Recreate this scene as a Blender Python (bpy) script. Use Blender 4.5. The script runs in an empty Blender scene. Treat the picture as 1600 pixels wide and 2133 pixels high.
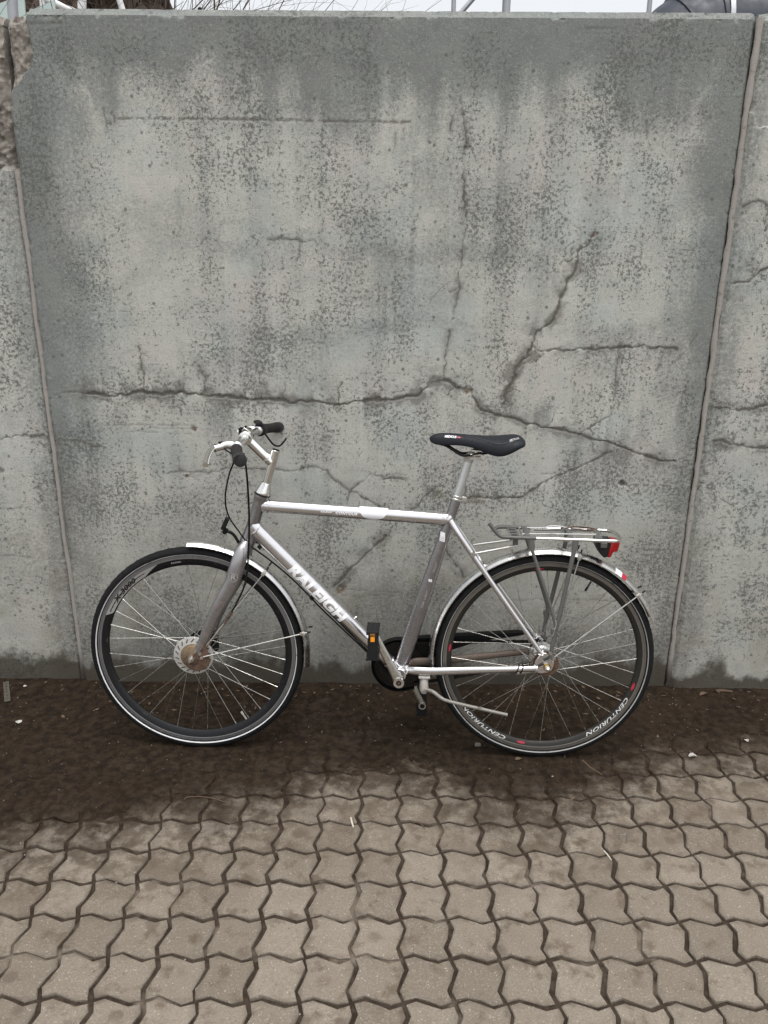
import bpy, bmesh, math, random
import numpy as np
from mathutils import Vector, Matrix

# ------------------------------------------------------------------ camera, sky, sun, exposure
scene = bpy.context.scene
COL = scene.collection
CAM_H, CAM_D = 1.6054, 2.6600            # eye height, distance to the wall face (wall face is y = 0)
PITCH, YAW, ROLL = math.radians(18.92), math.radians(0.108), math.radians(0.397)
cam_data = bpy.data.cameras.new('camera')
cam_data.sensor_fit = 'VERTICAL'; cam_data.sensor_height = 36.0
cam_data.lens = 36.0 * 1672.2 / 2133.0
cam_data.clip_start = 0.05; cam_data.clip_end = 3000
cam = bpy.data.objects.new('camera', cam_data); COL.objects.link(cam)
cF = Vector((-math.sin(YAW) * math.cos(PITCH), math.cos(YAW) * math.cos(PITCH), -math.sin(PITCH)))
cR = Vector((math.cos(YAW), math.sin(YAW), 0)); cU = cR.cross(cF)
cR, cU = math.cos(ROLL) * cR + math.sin(ROLL) * cU, -math.sin(ROLL) * cR + math.cos(ROLL) * cU
cam.matrix_world = Matrix(((cR.x, cU.x, -cF.x, 0), (cR.y, cU.y, -cF.y, -CAM_D), (cR.z, cU.z, -cF.z, CAM_H), (0, 0, 0, 1)))
scene.camera = cam

SUN_EL, SUN_AZ = math.radians(76), math.radians(160)     # azimuth from +Y towards +X: behind the photographer
world = bpy.data.worlds.new('World'); scene.world = world; world.use_nodes = True
wn = world.node_tree; wn.nodes.clear()
wo = wn.nodes.new('ShaderNodeOutputWorld'); bg = wn.nodes.new('ShaderNodeBackground')
sky = wn.nodes.new('ShaderNodeTexSky'); sky.sky_type = 'NISHITA'; sky.sun_disc = False
sky.sun_elevation = SUN_EL; sky.sun_rotation = SUN_AZ; sky.dust_density = 4.0; sky.air_density = 1.2; sky.ozone_density = 1.0
hs = wn.nodes.new('ShaderNodeHueSaturation'); hs.inputs['Saturation'].default_value = 0.16
wn.links.new(sky.outputs[0], hs.inputs['Color']); wn.links.new(hs.outputs[0], bg.inputs['Color'])
bg.inputs['Strength'].default_value = 0.15
wn.links.new(bg.outputs[0], wo.inputs['Surface'])
sun_data = bpy.data.lights.new('sun', 'SUN'); sun_data.energy = 0.75; sun_data.angle = math.radians(50); sun_data.color = (1.0, 0.97, 0.93)
sun = bpy.data.objects.new('sun', sun_data); COL.objects.link(sun)
sd = Vector((math.sin(SUN_AZ) * math.cos(SUN_EL), math.cos(SUN_AZ) * math.cos(SUN_EL), math.sin(SUN_EL)))
sun.rotation_euler = sd.to_track_quat('Z', 'Y').to_euler(); sun.location = (0, -4, 8)
vs = scene.view_settings
vs.view_transform = 'Standard'; vs.look = 'None'; vs.exposure = 0.68; vs.gamma = 1.0; vs.use_curve_mapping = False

rng = np.random.default_rng(7); random.seed(7)
PI = math.pi

# ------------------------------------------------------------------ helpers: objects
def tag(o, label=None, cat=None, group=None, kind=None):
    if label: o['label'] = label
    if cat: o['category'] = cat
    if group: o['group'] = group
    if kind: o['kind'] = kind
    return o

def empty(name, loc=(0, 0, 0), rot=(0, 0, 0)):
    o = bpy.data.objects.new(name, None); COL.objects.link(o)
    o.location = loc; o.rotation_euler = rot; o.empty_display_size = 0.1
    return o

def sub(a, b): return (a[0]-b[0], a[1]-b[1], a[2]-b[2])

class MB:
    """collects shapes; build() links them as one mesh object"""
    def __init__(s): s.v = []; s.f = []
    def add(s, v, f):
        n = len(s.v); s.v += [tuple(p) for p in v]; s.f += [tuple(i + n for i in q) for q in f]; return s
    def tube(s, path, rad, seg=12, ref=(0, 1, 0), caps=True):
        P = [Vector(p) for p in path]; n = len(P)
        if not isinstance(rad, (list, tuple)): rad = [rad] * n
        rings = []; b = Vector(ref)
        for i in range(n):
            t = (P[min(i + 1, n - 1)] - P[max(i - 1, 0)]).normalized()
            b = b - t * b.dot(t)
            if b.length < 1e-5: b = t.orthogonal()
            b.normalize(); m = b.cross(t)
            r = rad[i]; rn, rb = r if isinstance(r, (list, tuple)) else (r, r)
            rings.append([P[i] + m * (rn * math.cos(2 * PI * k / seg)) + b * (rb * math.sin(2 * PI * k / seg)) for k in range(seg)])
        v = [p for r in rings for p in r]; f = []
        for i in range(n - 1):
            for k in range(seg):
                k2 = (k + 1) % seg
                f.append((i * seg + k, (i + 1) * seg + k, (i + 1) * seg + k2, i * seg + k2))
        if caps:
            f.append(tuple(range(seg))); f.append(tuple((n - 1) * seg + k for k in reversed(range(seg))))
        return s.add(v, f)
    def revolve(s, prof, c=(0, 0, 0), axis=(0, 1, 0), seg=48, a0=0.0, a1=2 * PI, closed=False, mod=None):
        """prof: (radius, along axis); axis y: angle 0 = +x, pi/2 = +z"""
        ax = Vector(axis).normalized()
        if abs(ax.y) > .99: e1, e2 = Vector((1, 0, 0)), Vector((0, 0, 1))
        else:
            e1 = ax.orthogonal().normalized(); e2 = ax.cross(e1)
        full = abs(a1 - a0 - 2 * PI) < 1e-6; m = len(prof); C = Vector(c)
        N = seg if full else seg + 1; v = []
        for i in range(N):
            a = a0 + (a1 - a0) * i / seg; d = e1 * math.cos(a) + e2 * math.sin(a)
            for j, (r, h) in enumerate(prof):
                rr = r + (mod(i, j) if mod else 0)
                v.append(C + d * rr + ax * h)
        f = []; J = m if closed else m - 1
        for i in range(seg):
            i2 = (i + 1) % N
            for j in range(J):
                j2 = (j + 1) % m; f.append((i * m + j, i * m + j2, i2 * m + j2, i2 * m + j))
        if not full and closed:
            f.append(tuple(range(m))); f.append(tuple((N - 1) * m + j for j in reversed(range(m))))
        return s.add(v, f)
    def box(s, c, size, R=None):
        v = []
        for dx in (-.5, .5):
            for dy in (-.5, .5):
                for dz in (-.5, .5):
                    p = Vector((dx * size[0], dy * size[1], dz * size[2]))
                    if R is not None: p = R @ p
                    v.append(p + Vector(c))
        return s.add(v, [(0, 1, 3, 2), (4, 6, 7, 5), (0, 4, 5, 1), (2, 3, 7, 6), (0, 2, 6, 4), (1, 5, 7, 3)])
    def prism(s, poly, y0, y1):
        """polygon in x,z extruded along y"""
        n = len(poly)
        v = [(x, y0, z) for x, z in poly] + [(x, y1, z) for x, z in poly]
        f = [tuple(range(n)), tuple(reversed(range(n, 2 * n)))]
        for i in range(n): j = (i + 1) % n; f.append((i, i + n, j + n, j))
        return s.add(v, f)
    def build(s, name, mat, parent=None, smooth=True, bevel=0, subd=0, angle=40):
        me = bpy.data.meshes.new(name); me.from_pydata(s.v, [], s.f); me.update()
        bm = bmesh.new(); bm.from_mesh(me); bmesh.ops.recalc_face_normals(bm, faces=bm.faces); bm.to_mesh(me); bm.free()
        return link(name, me, mat, parent, smooth, bevel, subd, angle)

def link(name, me, mat, parent=None, smooth=True, bevel=0, subd=0, angle=40):
    if mat and len(me.materials) == 0: me.materials.append(mat)
    if smooth:
        me.polygons.foreach_set('use_smooth', [True] * len(me.polygons))
        if subd == 0:
            try: me.set_sharp_from_angle(angle=math.radians(angle))
            except Exception: pass
    o = bpy.data.objects.new(name, me); COL.objects.link(o)
    if parent: o.parent = parent
    if bevel:
        b = o.modifiers.new('bevel', 'BEVEL'); b.width = bevel; b.segments = 2; b.limit_method = 'ANGLE'; b.angle_limit = math.radians(35)
    if subd:
        d = o.modifiers.new('subd', 'SUBSURF'); d.levels = subd; d.render_levels = subd
    return o

def spline(pts, n=8):
    P = [Vector(p) for p in pts]; P = [2 * P[0] - P[1]] + P + [2 * P[-1] - P[-2]]; out = []
    for i in range(1, len(P) - 2):
        a, b, c, d = P[i - 1:i + 3]
        for k in range(n):
            t = k / n
            out.append(.5 * ((2 * b) + (c - a) * t + (2 * a - 5 * b + 4 * c - d) * t * t + (3 * b - a - 3 * c + d) * t ** 3))
    out.append(P[-2]); return out

def lerp(a, b, t): return a + (b - a) * t
def lerp3(a, b, t): return Vector(a).lerp(Vector(b), t)

# ------------------------------------------------------------------ helpers: numpy noise
_T = rng.random((512, 512)).astype(np.float32)
def vnoise(x, y):
    xi = np.floor(x).astype(np.int64); yi = np.floor(y).astype(np.int64); fx = x - xi; fy = y - yi
    fx = fx * fx * (3 - 2 * fx); fy = fy * fy * (3 - 2 * fy)
    g = lambda a, b: _T[a % 512, b % 512]
    return (g(xi, yi) * (1 - fx) + g(xi + 1, yi) * fx) * (1 - fy) + (g(xi, yi + 1) * (1 - fx) + g(xi + 1, yi + 1) * fx) * fy
def fbm(x, y, s, o=4, sd=0.0):
    r = 0; a = .5; t = 0
    for k in range(o):
        r = r + a * vnoise(x * s + 17.3 * k + sd, y * s + 31.7 * k + sd * 1.7); t += a; a *= .5; s *= 2.03
    return r / t
def sstep(a, b, x):
    t = np.clip((x - a) / (b - a), 0, 1); return t * t * (3 - 2 * t)

# ------------------------------------------------------------------ helpers: materials
class NT:
    def __init__(s, name):
        s.m = bpy.data.materials.new(name); s.m.use_nodes = True; s.t = s.m.node_tree
        s.bsdf = s.t.nodes['Principled BSDF']
    def n(s, k): return s.t.nodes.new(k)
    def put(s, sock, v):
        if isinstance(v, bpy.types.NodeSocket): s.t.links.new(v, sock)
        elif v is not None:
            if hasattr(sock.default_value, '__len__') and not isinstance(v, (int, float)):
                sock.default_value = tuple(v) + (1,) * (len(sock.default_value) - len(v))
            else: sock.default_value = v
    def pos(s): return s.n('ShaderNodeNewGeometry').outputs['Position']
    def obj(s): return s.n('ShaderNodeTexCoord').outputs['Object']
    def rand(s): return s.n('ShaderNodeObjectInfo').outputs['Random']
    def attr(s, name):
        a = s.n('ShaderNodeAttribute'); a.attribute_name = name; return a.outputs['Fac']
    def vmul(s, v, k, add=None):
        m = s.n('ShaderNodeMapping'); s.put(m.inputs['Vector'], v); m.inputs['Scale'].default_value = k
        if add is not None: s.put(m.inputs['Location'], add)
        return m.outputs[0]
    def noise(s, v, scale, detail=3, rough=.55, dist=0):
        a = s.n('ShaderNodeTexNoise'); s.put(a.inputs['Vector'], v); a.inputs['Scale'].default_value = scale
        a.inputs['Detail'].default_value = detail; a.inputs['Roughness'].default_value = rough; a.inputs['Distortion'].default_value = dist
        return a.outputs[0]
    def voro(s, v, scale, out='Distance', feat='F1', rnd=1):
        a = s.n('ShaderNodeTexVoronoi'); a.feature = feat; s.put(a.inputs['Vector'], v); a.inputs['Scale'].default_value = scale
        a.inputs['Randomness'].default_value = rnd
        return a.outputs[out]
    def mth(s, op, a, b=None, c=None):
        m = s.n('ShaderNodeMath'); m.operation = op; s.put(m.inputs[0], a)
        if b is not None: s.put(m.inputs[1], b)
        if c is not None: s.put(m.inputs[2], c)
        return m.outputs[0]
    def ss(s, x, a, b, lo=0., hi=1.):
        m = s.n('ShaderNodeMapRange'); m.interpolation_type = 'SMOOTHSTEP'
        for k, v in zip(('Value', 'From Min', 'From Max', 'To Min', 'To Max'), (x, a, b, lo, hi)): s.put(m.inputs[k], v)
        return m.outputs[0]
    def mix(s, f, a, b, op='MIX'):
        m = s.n('ShaderNodeMix'); m.data_type = 'RGBA'; m.blend_type = op
        s.put(m.inputs[0], f); s.put(m.inputs[6], a); s.put(m.inputs[7], b); return m.outputs[2]
    def xyz(s, v):
        a = s.n('ShaderNodeSeparateXYZ'); s.put(a.inputs[0], v); return a.outputs
    def bump(s, h, strength=.5, dist=.01, normal=None):
        b = s.n('ShaderNodeBump'); s.put(b.inputs['Height'], h); b.inputs['Strength'].default_value = strength; b.inputs['Distance'].default_value = dist
        if normal is not None: s.put(b.inputs['Normal'], normal)
        return b.outputs[0]
    def out(s, col=None, rough=None, metal=None, normal=None, spec=None, coat=None):
        i = s.bsdf.inputs
        s.put(i['Base Color'], col); s.put(i['Roughness'], rough); s.put(i['Metallic'], metal)
        if normal is not None: s.put(i['Normal'], normal)
        if spec is not None: s.put(i['Specular IOR Level'], spec)
        if coat is not None: s.put(i['Coat Weight'], coat)
        return s.m

def simple(name, col, rough=.5, metal=0., var=.12, scale=60, dirt=0., dirtcol=(.09, .06, .04), bump=0., dscale=35, rvar=.12, spec=None):
    t = NT(name); p = t.obj()
    n = t.noise(p, scale, 4)
    lo = [c * (1 - var) for c in col]; hi = [min(1, c * (1 + var)) for c in col]
    c = t.mix(n, lo, hi); m = metal; r = t.ss(t.noise(p, scale * 2.3, 3), .25, .75, max(.03, rough - rvar), min(1, rough + rvar))
    if dirt > 0:
        d = t.ss(t.noise(p, dscale, 5, .7), .66 - dirt * .45, .74 - dirt * .3)
        c = t.mix(d, c, dirtcol); m = t.mth('MULTIPLY', t.mth('SUBTRACT', 1., d), metal); r = t.mth('ADD', r, t.mth('MULTIPLY', d, .35))
    nm = t.bump(t.noise(p, scale * 6, 3), bump, .002) if bump else None
    return t.out(c, r, m, nm, spec)

MAT = {}
MAT['silver'] = simple('silver_frame_paint', (.72, .71, .72), .22, .95, .03, 25, 0., (.25, .23, .22), dscale=70, rvar=.05)
MAT['lilac'] = simple('dark_lilac_grey_paint', (.305, .295, .303), .30, .88, .07, 30, .1, (.16, .12, .11), dscale=60, rvar=.06)
MAT['fork'] = simple('fork_lilac_paint_rusted', (.345, .335, .342), .30, .88, .08, 30, .2, (.14, .075, .045), dscale=45, rvar=.06)
MAT['chrome'] = simple('polished_aluminium', (.80, .79, .76), .14, 1., .05, 20, .04, (.4, .38, .35), dscale=90, rvar=.05)
MAT['alloy'] = simple('brushed_aluminium', (.72, .72, .71), .25, 1., .06, 30, .03, (.36, .34, .31), dscale=40, rvar=.07)
MAT['post'] = simple('seat_post_aluminium', (.62, .645, .64), .42, .85, .05, 30, rvar=.05)
MAT['steel'] = simple('zinc_steel', (.58, .57, .55), .36, 1., .1, 120, .12, (.25, .19, .14), dscale=120)
MAT['spoke'] = simple('spoke_steel', (.55, .54, .51), .32, 1., .1, 40, .1, (.25, .2, .15), dscale=60)
MAT['rubber'] = simple('tyre_rubber', (.0075, .0075, .0085), .8, 0, .25, 90, .07, (.025, .021, .018), bump=.25, dscale=25, spec=.22)
MAT['blackrim'] = simple('black_rim', (.009, .0095, .011), .38, .1, .15, 60, .10, (.04, .037, .034), dscale=50, spec=.35)
MAT['brake_track'] = simple('grey_brake_track', (.24, .24, .245), .42, .8, .1, 60, .1, (.12, .1, .09))
MAT['rimpanel'] = simple('silver_rim_panel', (.50, .50, .50), .42, .6, .05, 60)
MAT['reartrack'] = simple('bronze_grey_rim', (.19, .175, .155), .45, .7, .12, 60, .14, (.1, .085, .07))
MAT['reardeep'] = simple('dark_bronze_rim', (.028, .026, .023), .45, .4, .15, 60, .14, (.06, .05, .042))
MAT['stripe'] = simple('reflective_stripe', (.62, .62, .62), .5, 0, .1, 40, .2, (.25, .24, .22), dscale=30)
MAT['dirtystripe'] = simple('grimy_reflective_stripe', (.34, .335, .32), .6, 0, .15, 40, .25, (.13, .12, .11), dscale=30)
MAT['white'] = simple('white_lettering', (.88, .88, .89), .5, 0, .03, 40)
MAT['wornwhite'] = simple('worn_white_lettering', (.66, .65, .63), .5, 0, .05, 40, .3, (.12, .11, .1), dscale=130)
MAT['pale'] = simple('pale_grey_lettering', (.45, .43, .43), .5, 0, .05, 40)
MAT['blackink'] = simple('black_lettering', (.015, .015, .017), .4, 0, .1, 40)
MAT['redink'] = simple('red_decal', (.42, .02, .045), .4, 0, .1, 40)
MAT['sticker'] = simple('white_sticker', (.80, .80, .82), .55, 0, .03, 20)
MAT['plastic'] = simple('black_plastic', (.010, .0105, .011), .5, 0, .2, 80, .06, (.03, .027, .025), spec=.3)
MAT['grip'] = simple('grip_rubber', (.019, .018, .0175), .75, 0, .2, 90, .06, (.045, .04, .035), bump=.2, spec=.25)
MAT['gripdark'] = simple('grip_end_rubber', (.014, .014, .016), .5, 0, .2, 90)
MAT['saddle'] = simple('saddle_cover', (.011, .013, .018), .6, 0, .12, 60, bump=.12, spec=.3)
MAT['saddleline'] = simple('saddle_seam', (.07, .075, .08), .6)
MAT['rack'] = simple('rack_grey_coating', (.105, .105, .098), .5, .15, .12, 60, .1, (.3, .29, .27), dscale=90)
MAT['rust'] = simple('rusty_brown', (.12, .07, .045), .75, .2, .4, 70, .4, (.045, .03, .022), bump=.4, dscale=60)
MAT['gold'] = simple('tarnished_gold_drum', (.30, .215, .125), .4, .85, .35, 45, .48, (.12, .085, .06), dscale=50)
MAT['disc'] = simple('cooling_disc', (.66, .65, .62), .42, .6, .06, 60, .12, (.4, .37, .33), dscale=40)
MAT['dust'] = simple('dusty_alloy', (.44, .42, .385), .7, .3, .2, 120, .3, (.2, .17, .14), bump=.3, dscale=80)
MAT['standleg'] = simple('dull_stand_leg', (.25, .24, .215), .6, .5, .2, 100, .25, (.12, .1, .08), dscale=70)
MAT['chain'] = simple('oily_chain', (.018, .015, .013), .55, .5, .3, 120, spec=.2)
MAT['amber'] = simple('amber_reflector', (.85, .30, .01), .22, 0, .08, 200)
MAT['darkamber'] = simple('dark_amber', (.20, .075, .012), .3, 0, .1, 200)
MAT['redlens'] = simple('red_lens', (.33, .008, .010), .14, 0, .1, 200)
MAT['brass'] = simple('brass_washer', (.45, .30, .09), .35, .9, .2, 90)
MAT['dirtystay'] = simple('mud_caked_paint', (.15, .115, .095), .6, .35, .3, 60, .3, (.07, .05, .038), dscale=60)
MAT['guardblack'] = simple('chain_guard_black', (.0045, .0045, .005), .6, 0, .2, 60, .06, (.02, .017, .015), spec=.2)

# ------------------------------------------------------------------ concrete wall
ZT = 2.227        # top of the wall (front chamfer starts 20 mm lower)
CRACKS = [  # (points in wall x,z ; stain half width m ; groove depth m ; strength)
 ([(-1.001,1.107),(-.914,1.101),(-.809,1.105),(-.728,1.113),(-.648,1.109),(-.585,1.1),(-.489,1.097),(-.393,1.088),(-.297,1.079),(-.233,1.077),(-.136,1.081),(-.04,1.091),(.04,1.095),(.104,1.108),(.136,1.131),(.159,1.149)], .013, .006, 1.),
 ([(.159,1.149),(.191,1.152),(.24,1.132),(.288,1.126),(.297,1.097),(.314,1.072),(.364,1.045),(.421,1.029),(.479,1.008),(.56,1.004),(.66,.976),(.744,.949),(.828,.919),(.929,.894),(.989,.878)], .009, .006, 1.),
 ([(.391,1.081),(.392,1.113),(.413,1.162),(.435,1.201),(.464,1.241),(.498,1.318),(.542,1.357)], .012, .006, 1.),
 ([(.542,1.357),(.559,1.395),(.559,1.432),(.579,1.476),(.598,1.513),(.602,1.557),(.636,1.6)], .008, .005, .95),
 ([(.636,1.6),(.656,1.628),(.69,1.664)], .003, .003, .7),
 ([(.471,1.26),(.542,1.254),(.604,1.256),(.667,1.261),(.73,1.258),(.791,1.27),(.846,1.272),(.933,1.266),(.954,1.26)], .005, .005, .9),
 ([(.212,1.996),(.224,1.938),(.234,1.872),(.233,1.819),(.237,1.737),(.234,1.682),(.237,1.64),(.236,1.569),(.238,1.467),(.229,1.422),(.215,1.377)], .0045, .003, .6),
 ([(.202,1.316),(.193,1.239),(.191,1.16)], .004, .003, .6),
 ([(-.806,1.263),(-.81,1.185),(-.805,1.153),(-.812,1.113)], .0045, .004, .8),
 ([(-.618,1.202),(-.605,1.154),(-.6,1.114)], .005, .003, .7),
 ([(-.759,.83),(-.619,.831),(-.502,.849),(-.403,.841),(-.353,.842),(-.27,.848),(-.204,.843),(-.172,.809),(-.122,.774),(-.097,.809),(-.047,.836),(-.006,.827),(.061,.811)], .004, .003, .58),
 ([(-.122,.774),(-.143,.704)], .004, .003, .7), ([(-.122,.774),(-.022,.714),(.046,.67)], .007, .003, .7),
 ([(.262,.751),(.329,.752),(.379,.743),(.454,.747),(.495,.762),(.574,.815),(.653,.858),(.717,.884),(.764,.91)], .0045, .004, .8),
 ([(.764,.91),(.81,.925)], .02, .001, .6),
 ([(.54,.835),(.606,.836),(.679,.845)], .003, .002, .6),
 ([(.752,1.274),(.766,1.051),(.706,1.01),(.683,.993),(.664,.98)], .004, .003, .55),
 ([(-.004,.606),(-.073,.523),(-.142,.448),(-.194,.41)], .011, .004, .8), ([(.087,.706),(.128,.741),(.169,.777)], .010, .002, .65),
 ([(.218,.553),(.246,.498),(.282,.452)], .011, .001, .6),
 ([(-1.143,.938),(-1.053,.938),(-.965,.922)], .004, .001, .7), ([(-1.13,.955),(-1.0,.945),(-.94,.948)], .003, .001, .5),
 ([(-.38,1.596),(-.313,1.591),(-.237,1.598)], .004, .002, .7),
 ([(-1.11,1.095),(-1.05,1.11),(-1.0,1.107)], .003, .002, .6),
 ([(-.87,.37),(-.6,.372),(-.3,.38),(.1,.37),(.5,.36),(.95,.365)], .002, .0006, .35),
]
LINES = [  # straight scratches and shutter lines: points, half width, strength
 ([(-.806,1.937),(-.59,1.937),(-.359,1.935),(-.157,1.933),(.102,1.931)], .0035, .85),
 ([(-.941,.998),(-.786,1.0),(-.648,.998)], .0025, .55), ([(-.918,.981),(-.65,.966)], .002, .45), ([(-.80,.99),(-.645,.985)], .002, .5),
 ([(.956,1.229),(1.014,1.327)], .003, .75), ([(-.281,.394),(-.177,.401),(-.02,.389),(.119,.382)], .002, .6),
 ([(.137,1.407),(.174,1.452),(.211,1.481)], .0025, .5), ([(.02,1.90),(.02,1.865)], .004, .6), ([(.045,1.915),(.046,1.88)], .003, .6),
 ([(-.85,1.965),(-.845,1.90)], .004, .6), ([(-.82,1.945),(-.82,1.925)], .003, .6), ([(-.795,1.955),(-.79,1.93)], .003, .6),
 ([(.70,1.91),(.78,1.912)], .003, .6), ([(.775,1.94),(.778,1.905)], .004, .6), ([(.735,1.93),(.74,1.905)], .003, .5),
 ([(-1.07,2.185),(-.9,2.186)], .003, .6), ([(.57,2.183),(.66,2.181)], .003, .6)]
SPOTS = [(.272,1.121,.018,'rust'), (.65,1.611,.011,'rust'), (-.69,.81,.010,'rust'), (-.649,.983,.010,'rust'), (.16,1.147,.028,'crack'), (.24,1.867,.010,'crack'),
         (-.16,.401,.022,'rust'), (.824,.799,.012,'hole'), (-.6,1.112,.018,'crack'), (.19,.76,.025,'lich'), (.31,.745,.03,'lich')]

def poly_dist(x, z, pts):
    d = np.full(x.shape, 9., np.float32)
    for (ax, az), (bx, bz) in zip(pts[:-1], pts[1:]):
        vx, vz = bx - ax, bz - az; L2 = vx * vx + vz * vz + 1e-12
        t = np.clip(((x - ax) * vx + (z - az) * vz) / L2, 0, 1)
        d = np.minimum(d, np.hypot(x - ax - t * vx, z - az - t * vz))
    return d

def near_poly(fn, x, z, pts, pad):
    """evaluate only inside the polyline's bounding box"""
    xs = [p[0] for p in pts]; zs = [p[1] for p in pts]
    m = (x > min(xs) - pad) & (x < max(xs) + pad) & (z > min(zs) - pad) & (z < max(zs) + pad)
    d = np.full(x.shape, 9., np.float32)
    if m.any(): d[m] = poly_dist(x[m], z[m], pts)
    return d

def wall_panel(name, xs, y0, cracks, lines, spots, stain_fn, broken_fn, label, chx=.012, seed=0.):
    zs = np.concatenate([np.arange(-.06, ZT - .02, .0036), [ZT - .02, ZT - .013, ZT - .006, ZT]])
    X, Z = np.meshgrid(xs, zs); x = X.ravel(); z = Z.ravel(); xl, xr = xs[0], xs[-1]
    wx = x + (fbm(x, z, 12, 2, 3 + seed) - .5) * .022 + (fbm(x, z, 38, 2, 4 + seed) - .5) * .015 + (fbm(x, z, 110, 2, 6 + seed) - .5) * .006
    wz = z + (fbm(x, z, 12, 2, 9 + seed) - .5) * .022 + (fbm(x, z, 38, 2, 10 + seed) - .5) * .015 + (fbm(x, z, 110, 2, 12 + seed) - .5) * .006
    wx2 = x + (fbm(x, z, 12, 2, 5 + seed) - .5) * .012; wz2 = z + (fbm(x, z, 60, 2, 11) - .5) * .006
    crack = np.zeros_like(x); dep = np.zeros_like(x); rust = np.zeros_like(x); cd = np.full(x.shape, .03)
    wid = fbm(x, z, 8, 3, 21 + seed); wid2 = fbm(x, z, 55, 3, 25); wid3 = fbm(x, z, 22, 3, 27 + seed)
    br = random.Random(int(90 + seed)); hair = []
    for pts, w, dp, st in cracks:
        if dp < .003: continue
        for (ax, az), (bx, bz) in zip(pts[:-1], pts[1:]):
            if br.random() < .62:
                t = br.random(); px, pz = lerp(ax, bx, t), lerp(az, bz, t); a = math.atan2(bz - az, bx - ax) + br.choice((-1, 1)) * br.uniform(.5, 1.5); L = br.uniform(.02, .10); q = [(px, pz)]
                for k in range(4): a += br.uniform(-.7, .7); px += math.cos(a) * L / 4; pz += math.sin(a) * L / 4; q.append((px, pz))
                hair.append((q, br.uniform(.0, .003), .001, br.uniform(.4, .8)))
    for k in range(26 if xr - xl < 2.3 and seed == 0 else 5):
        px, pz = br.uniform(xl + .1, xr - .1), br.uniform(.15, 2.0); a = br.uniform(0, 6.28); q = [(px, pz)]; L = br.uniform(.04, .16)
        for j in range(5): a += br.uniform(-.6, .6); px += math.cos(a) * L / 5; pz += math.sin(a) * L / 5; q.append((px, pz))
        hair.append((q, .0, .0006, br.uniform(.3, .55)))
    for pts, w, dp, st in list(cracks) + hair:
        d = near_poly(None, wx, wz, pts, .07)
        wc = np.minimum(.0024, .0002 + w * .16) * (.0 + 1.9 * sstep(.25, .75, wid3))
        cd = np.minimum(cd, d - wc + (1 - st) * .0016)
        if w > .001:
            ww = w * (.25 + 2.0 * sstep(.32, .70, wid3))
            halo = 1 - sstep(.72, 1.2, d / ww + (wid2 - .5) * 1.5)
            soft = (1 - sstep(.8, 3.0, d / ww + (wid2 - .5) * 2.5)) * .35
            crack = np.maximum(crack, np.maximum(halo * (.78 + .3 * (wid2 - .5)), soft) * st)
            pass
        dep = np.maximum(dep, .55 * dp * (1 - sstep(.0, .0045, d - wc)))
    for pts, w, st in lines:
        d = near_poly(None, wx2, wz2, pts, .05)
        k = (1 - sstep(w * .5, w * 1.4, d)) * st * sstep(.3, .5, fbm(x, z, 55, 3, 77))
        crack = np.maximum(crack, k); dep = np.maximum(dep, k * .001)
    lich = np.zeros_like(x)
    for sx, sz, r, kind in spots:
        d = np.hypot(wx - sx, wz - sz) / r; k = 1 - sstep(.5, 1.2, d)
        if kind == 'rust': rust = np.maximum(rust, k); dep = np.maximum(dep, k * .003)
        elif kind == 'lich': lich = np.maximum(lich, k)
        else: crack = np.maximum(crack, k * .8); dep = np.maximum(dep, k * (.012 if kind == 'hole' else .003))
    stain = stain_fn(x, z)
    damp = 1 - sstep(-.15, 1.7, (z - .015) / (.085 + .20 * (fbm(x, z * .35, 9, 4, 41) - .42)))
    damp = np.maximum(damp, .38 * (1 - sstep(.0, 1., (z - .02) / (.20 * sstep(.45, .8, fbm(x, z * .2, 16, 3, 47)) + .03))))
    brk, bdep = broken_fn(x, z)
    y = dep + (fbm(x, z, 5, 3, 51 + seed) - .5) * .004 + (fbm(x, z, 45, 3, 55) - .5) * .0012
    y = y + np.maximum(0, z - (ZT - .02)) * 1.0 * (1 + .3 * (fbm(x, z, 20, 2, 61) - .5))
    cw = chx * (1 + .5 * (fbm(x, z, 14, 3, 63) - .5))
    y = y + np.maximum(0, xl + cw - x) * 1.0 + np.maximum(0, x - (xr - cw)) * 1.0
    # small chips along the top edge and the sides
    y = y + .006 * sstep(.62, .75, fbm(x, z, 38, 3, 71)) * (sstep(ZT - .03, ZT - .018, z) + .6 * (1 - sstep(.0, .03, np.minimum(x - xl, xr - x))))
    y = y + bdep
    verts = np.stack([x, y0 + y, z], -1)
    ztop_drop = np.clip(bdep * .25, 0, .02) * (z > ZT - .03); verts[:, 2] -= ztop_drop
    nz, nx = X.shape
    idx = np.arange(nx * nz).reshape(nz, nx)
    faces = np.stack([idx[:-1, :-1], idx[:-1, 1:], idx[1:, 1:], idx[1:, :-1]], -1).reshape(-1, 4)
    # back, top and sides close the slab
    T = .17; nv = len(verts)
    top = idx[-1]; left = idx[:, 0]; right = idx[:, -1]
    ex = [verts]; fx = [faces]
    tb = verts[top].copy(); tb[:, 1] = y0 + T; ex.append(tb); tbi = nv + np.arange(nx); nv += nx
    fx.append(np.stack([top[:-1], top[1:], tbi[1:], tbi[:-1]], -1))
    for col, flip in ((left, 1), (right, 0)):
        b = verts[col].copy(); b[:, 1] = y0 + T; ex.append(b); bi = nv + np.arange(nz); nv += nz
        q = np.stack([col[:-1], col[1:], bi[1:], bi[:-1]], -1); fx.append(q if not flip else q[:, ::-1])
    bk = np.array([[xl, y0 + T, -.06], [xr, y0 + T, -.06], [xr, y0 + T, ZT], [xl, y0 + T, ZT]]); ex.append(bk)
    fx.append(np.array([[nv + 3, nv + 2, nv + 1, nv]])); nv += 4
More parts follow.
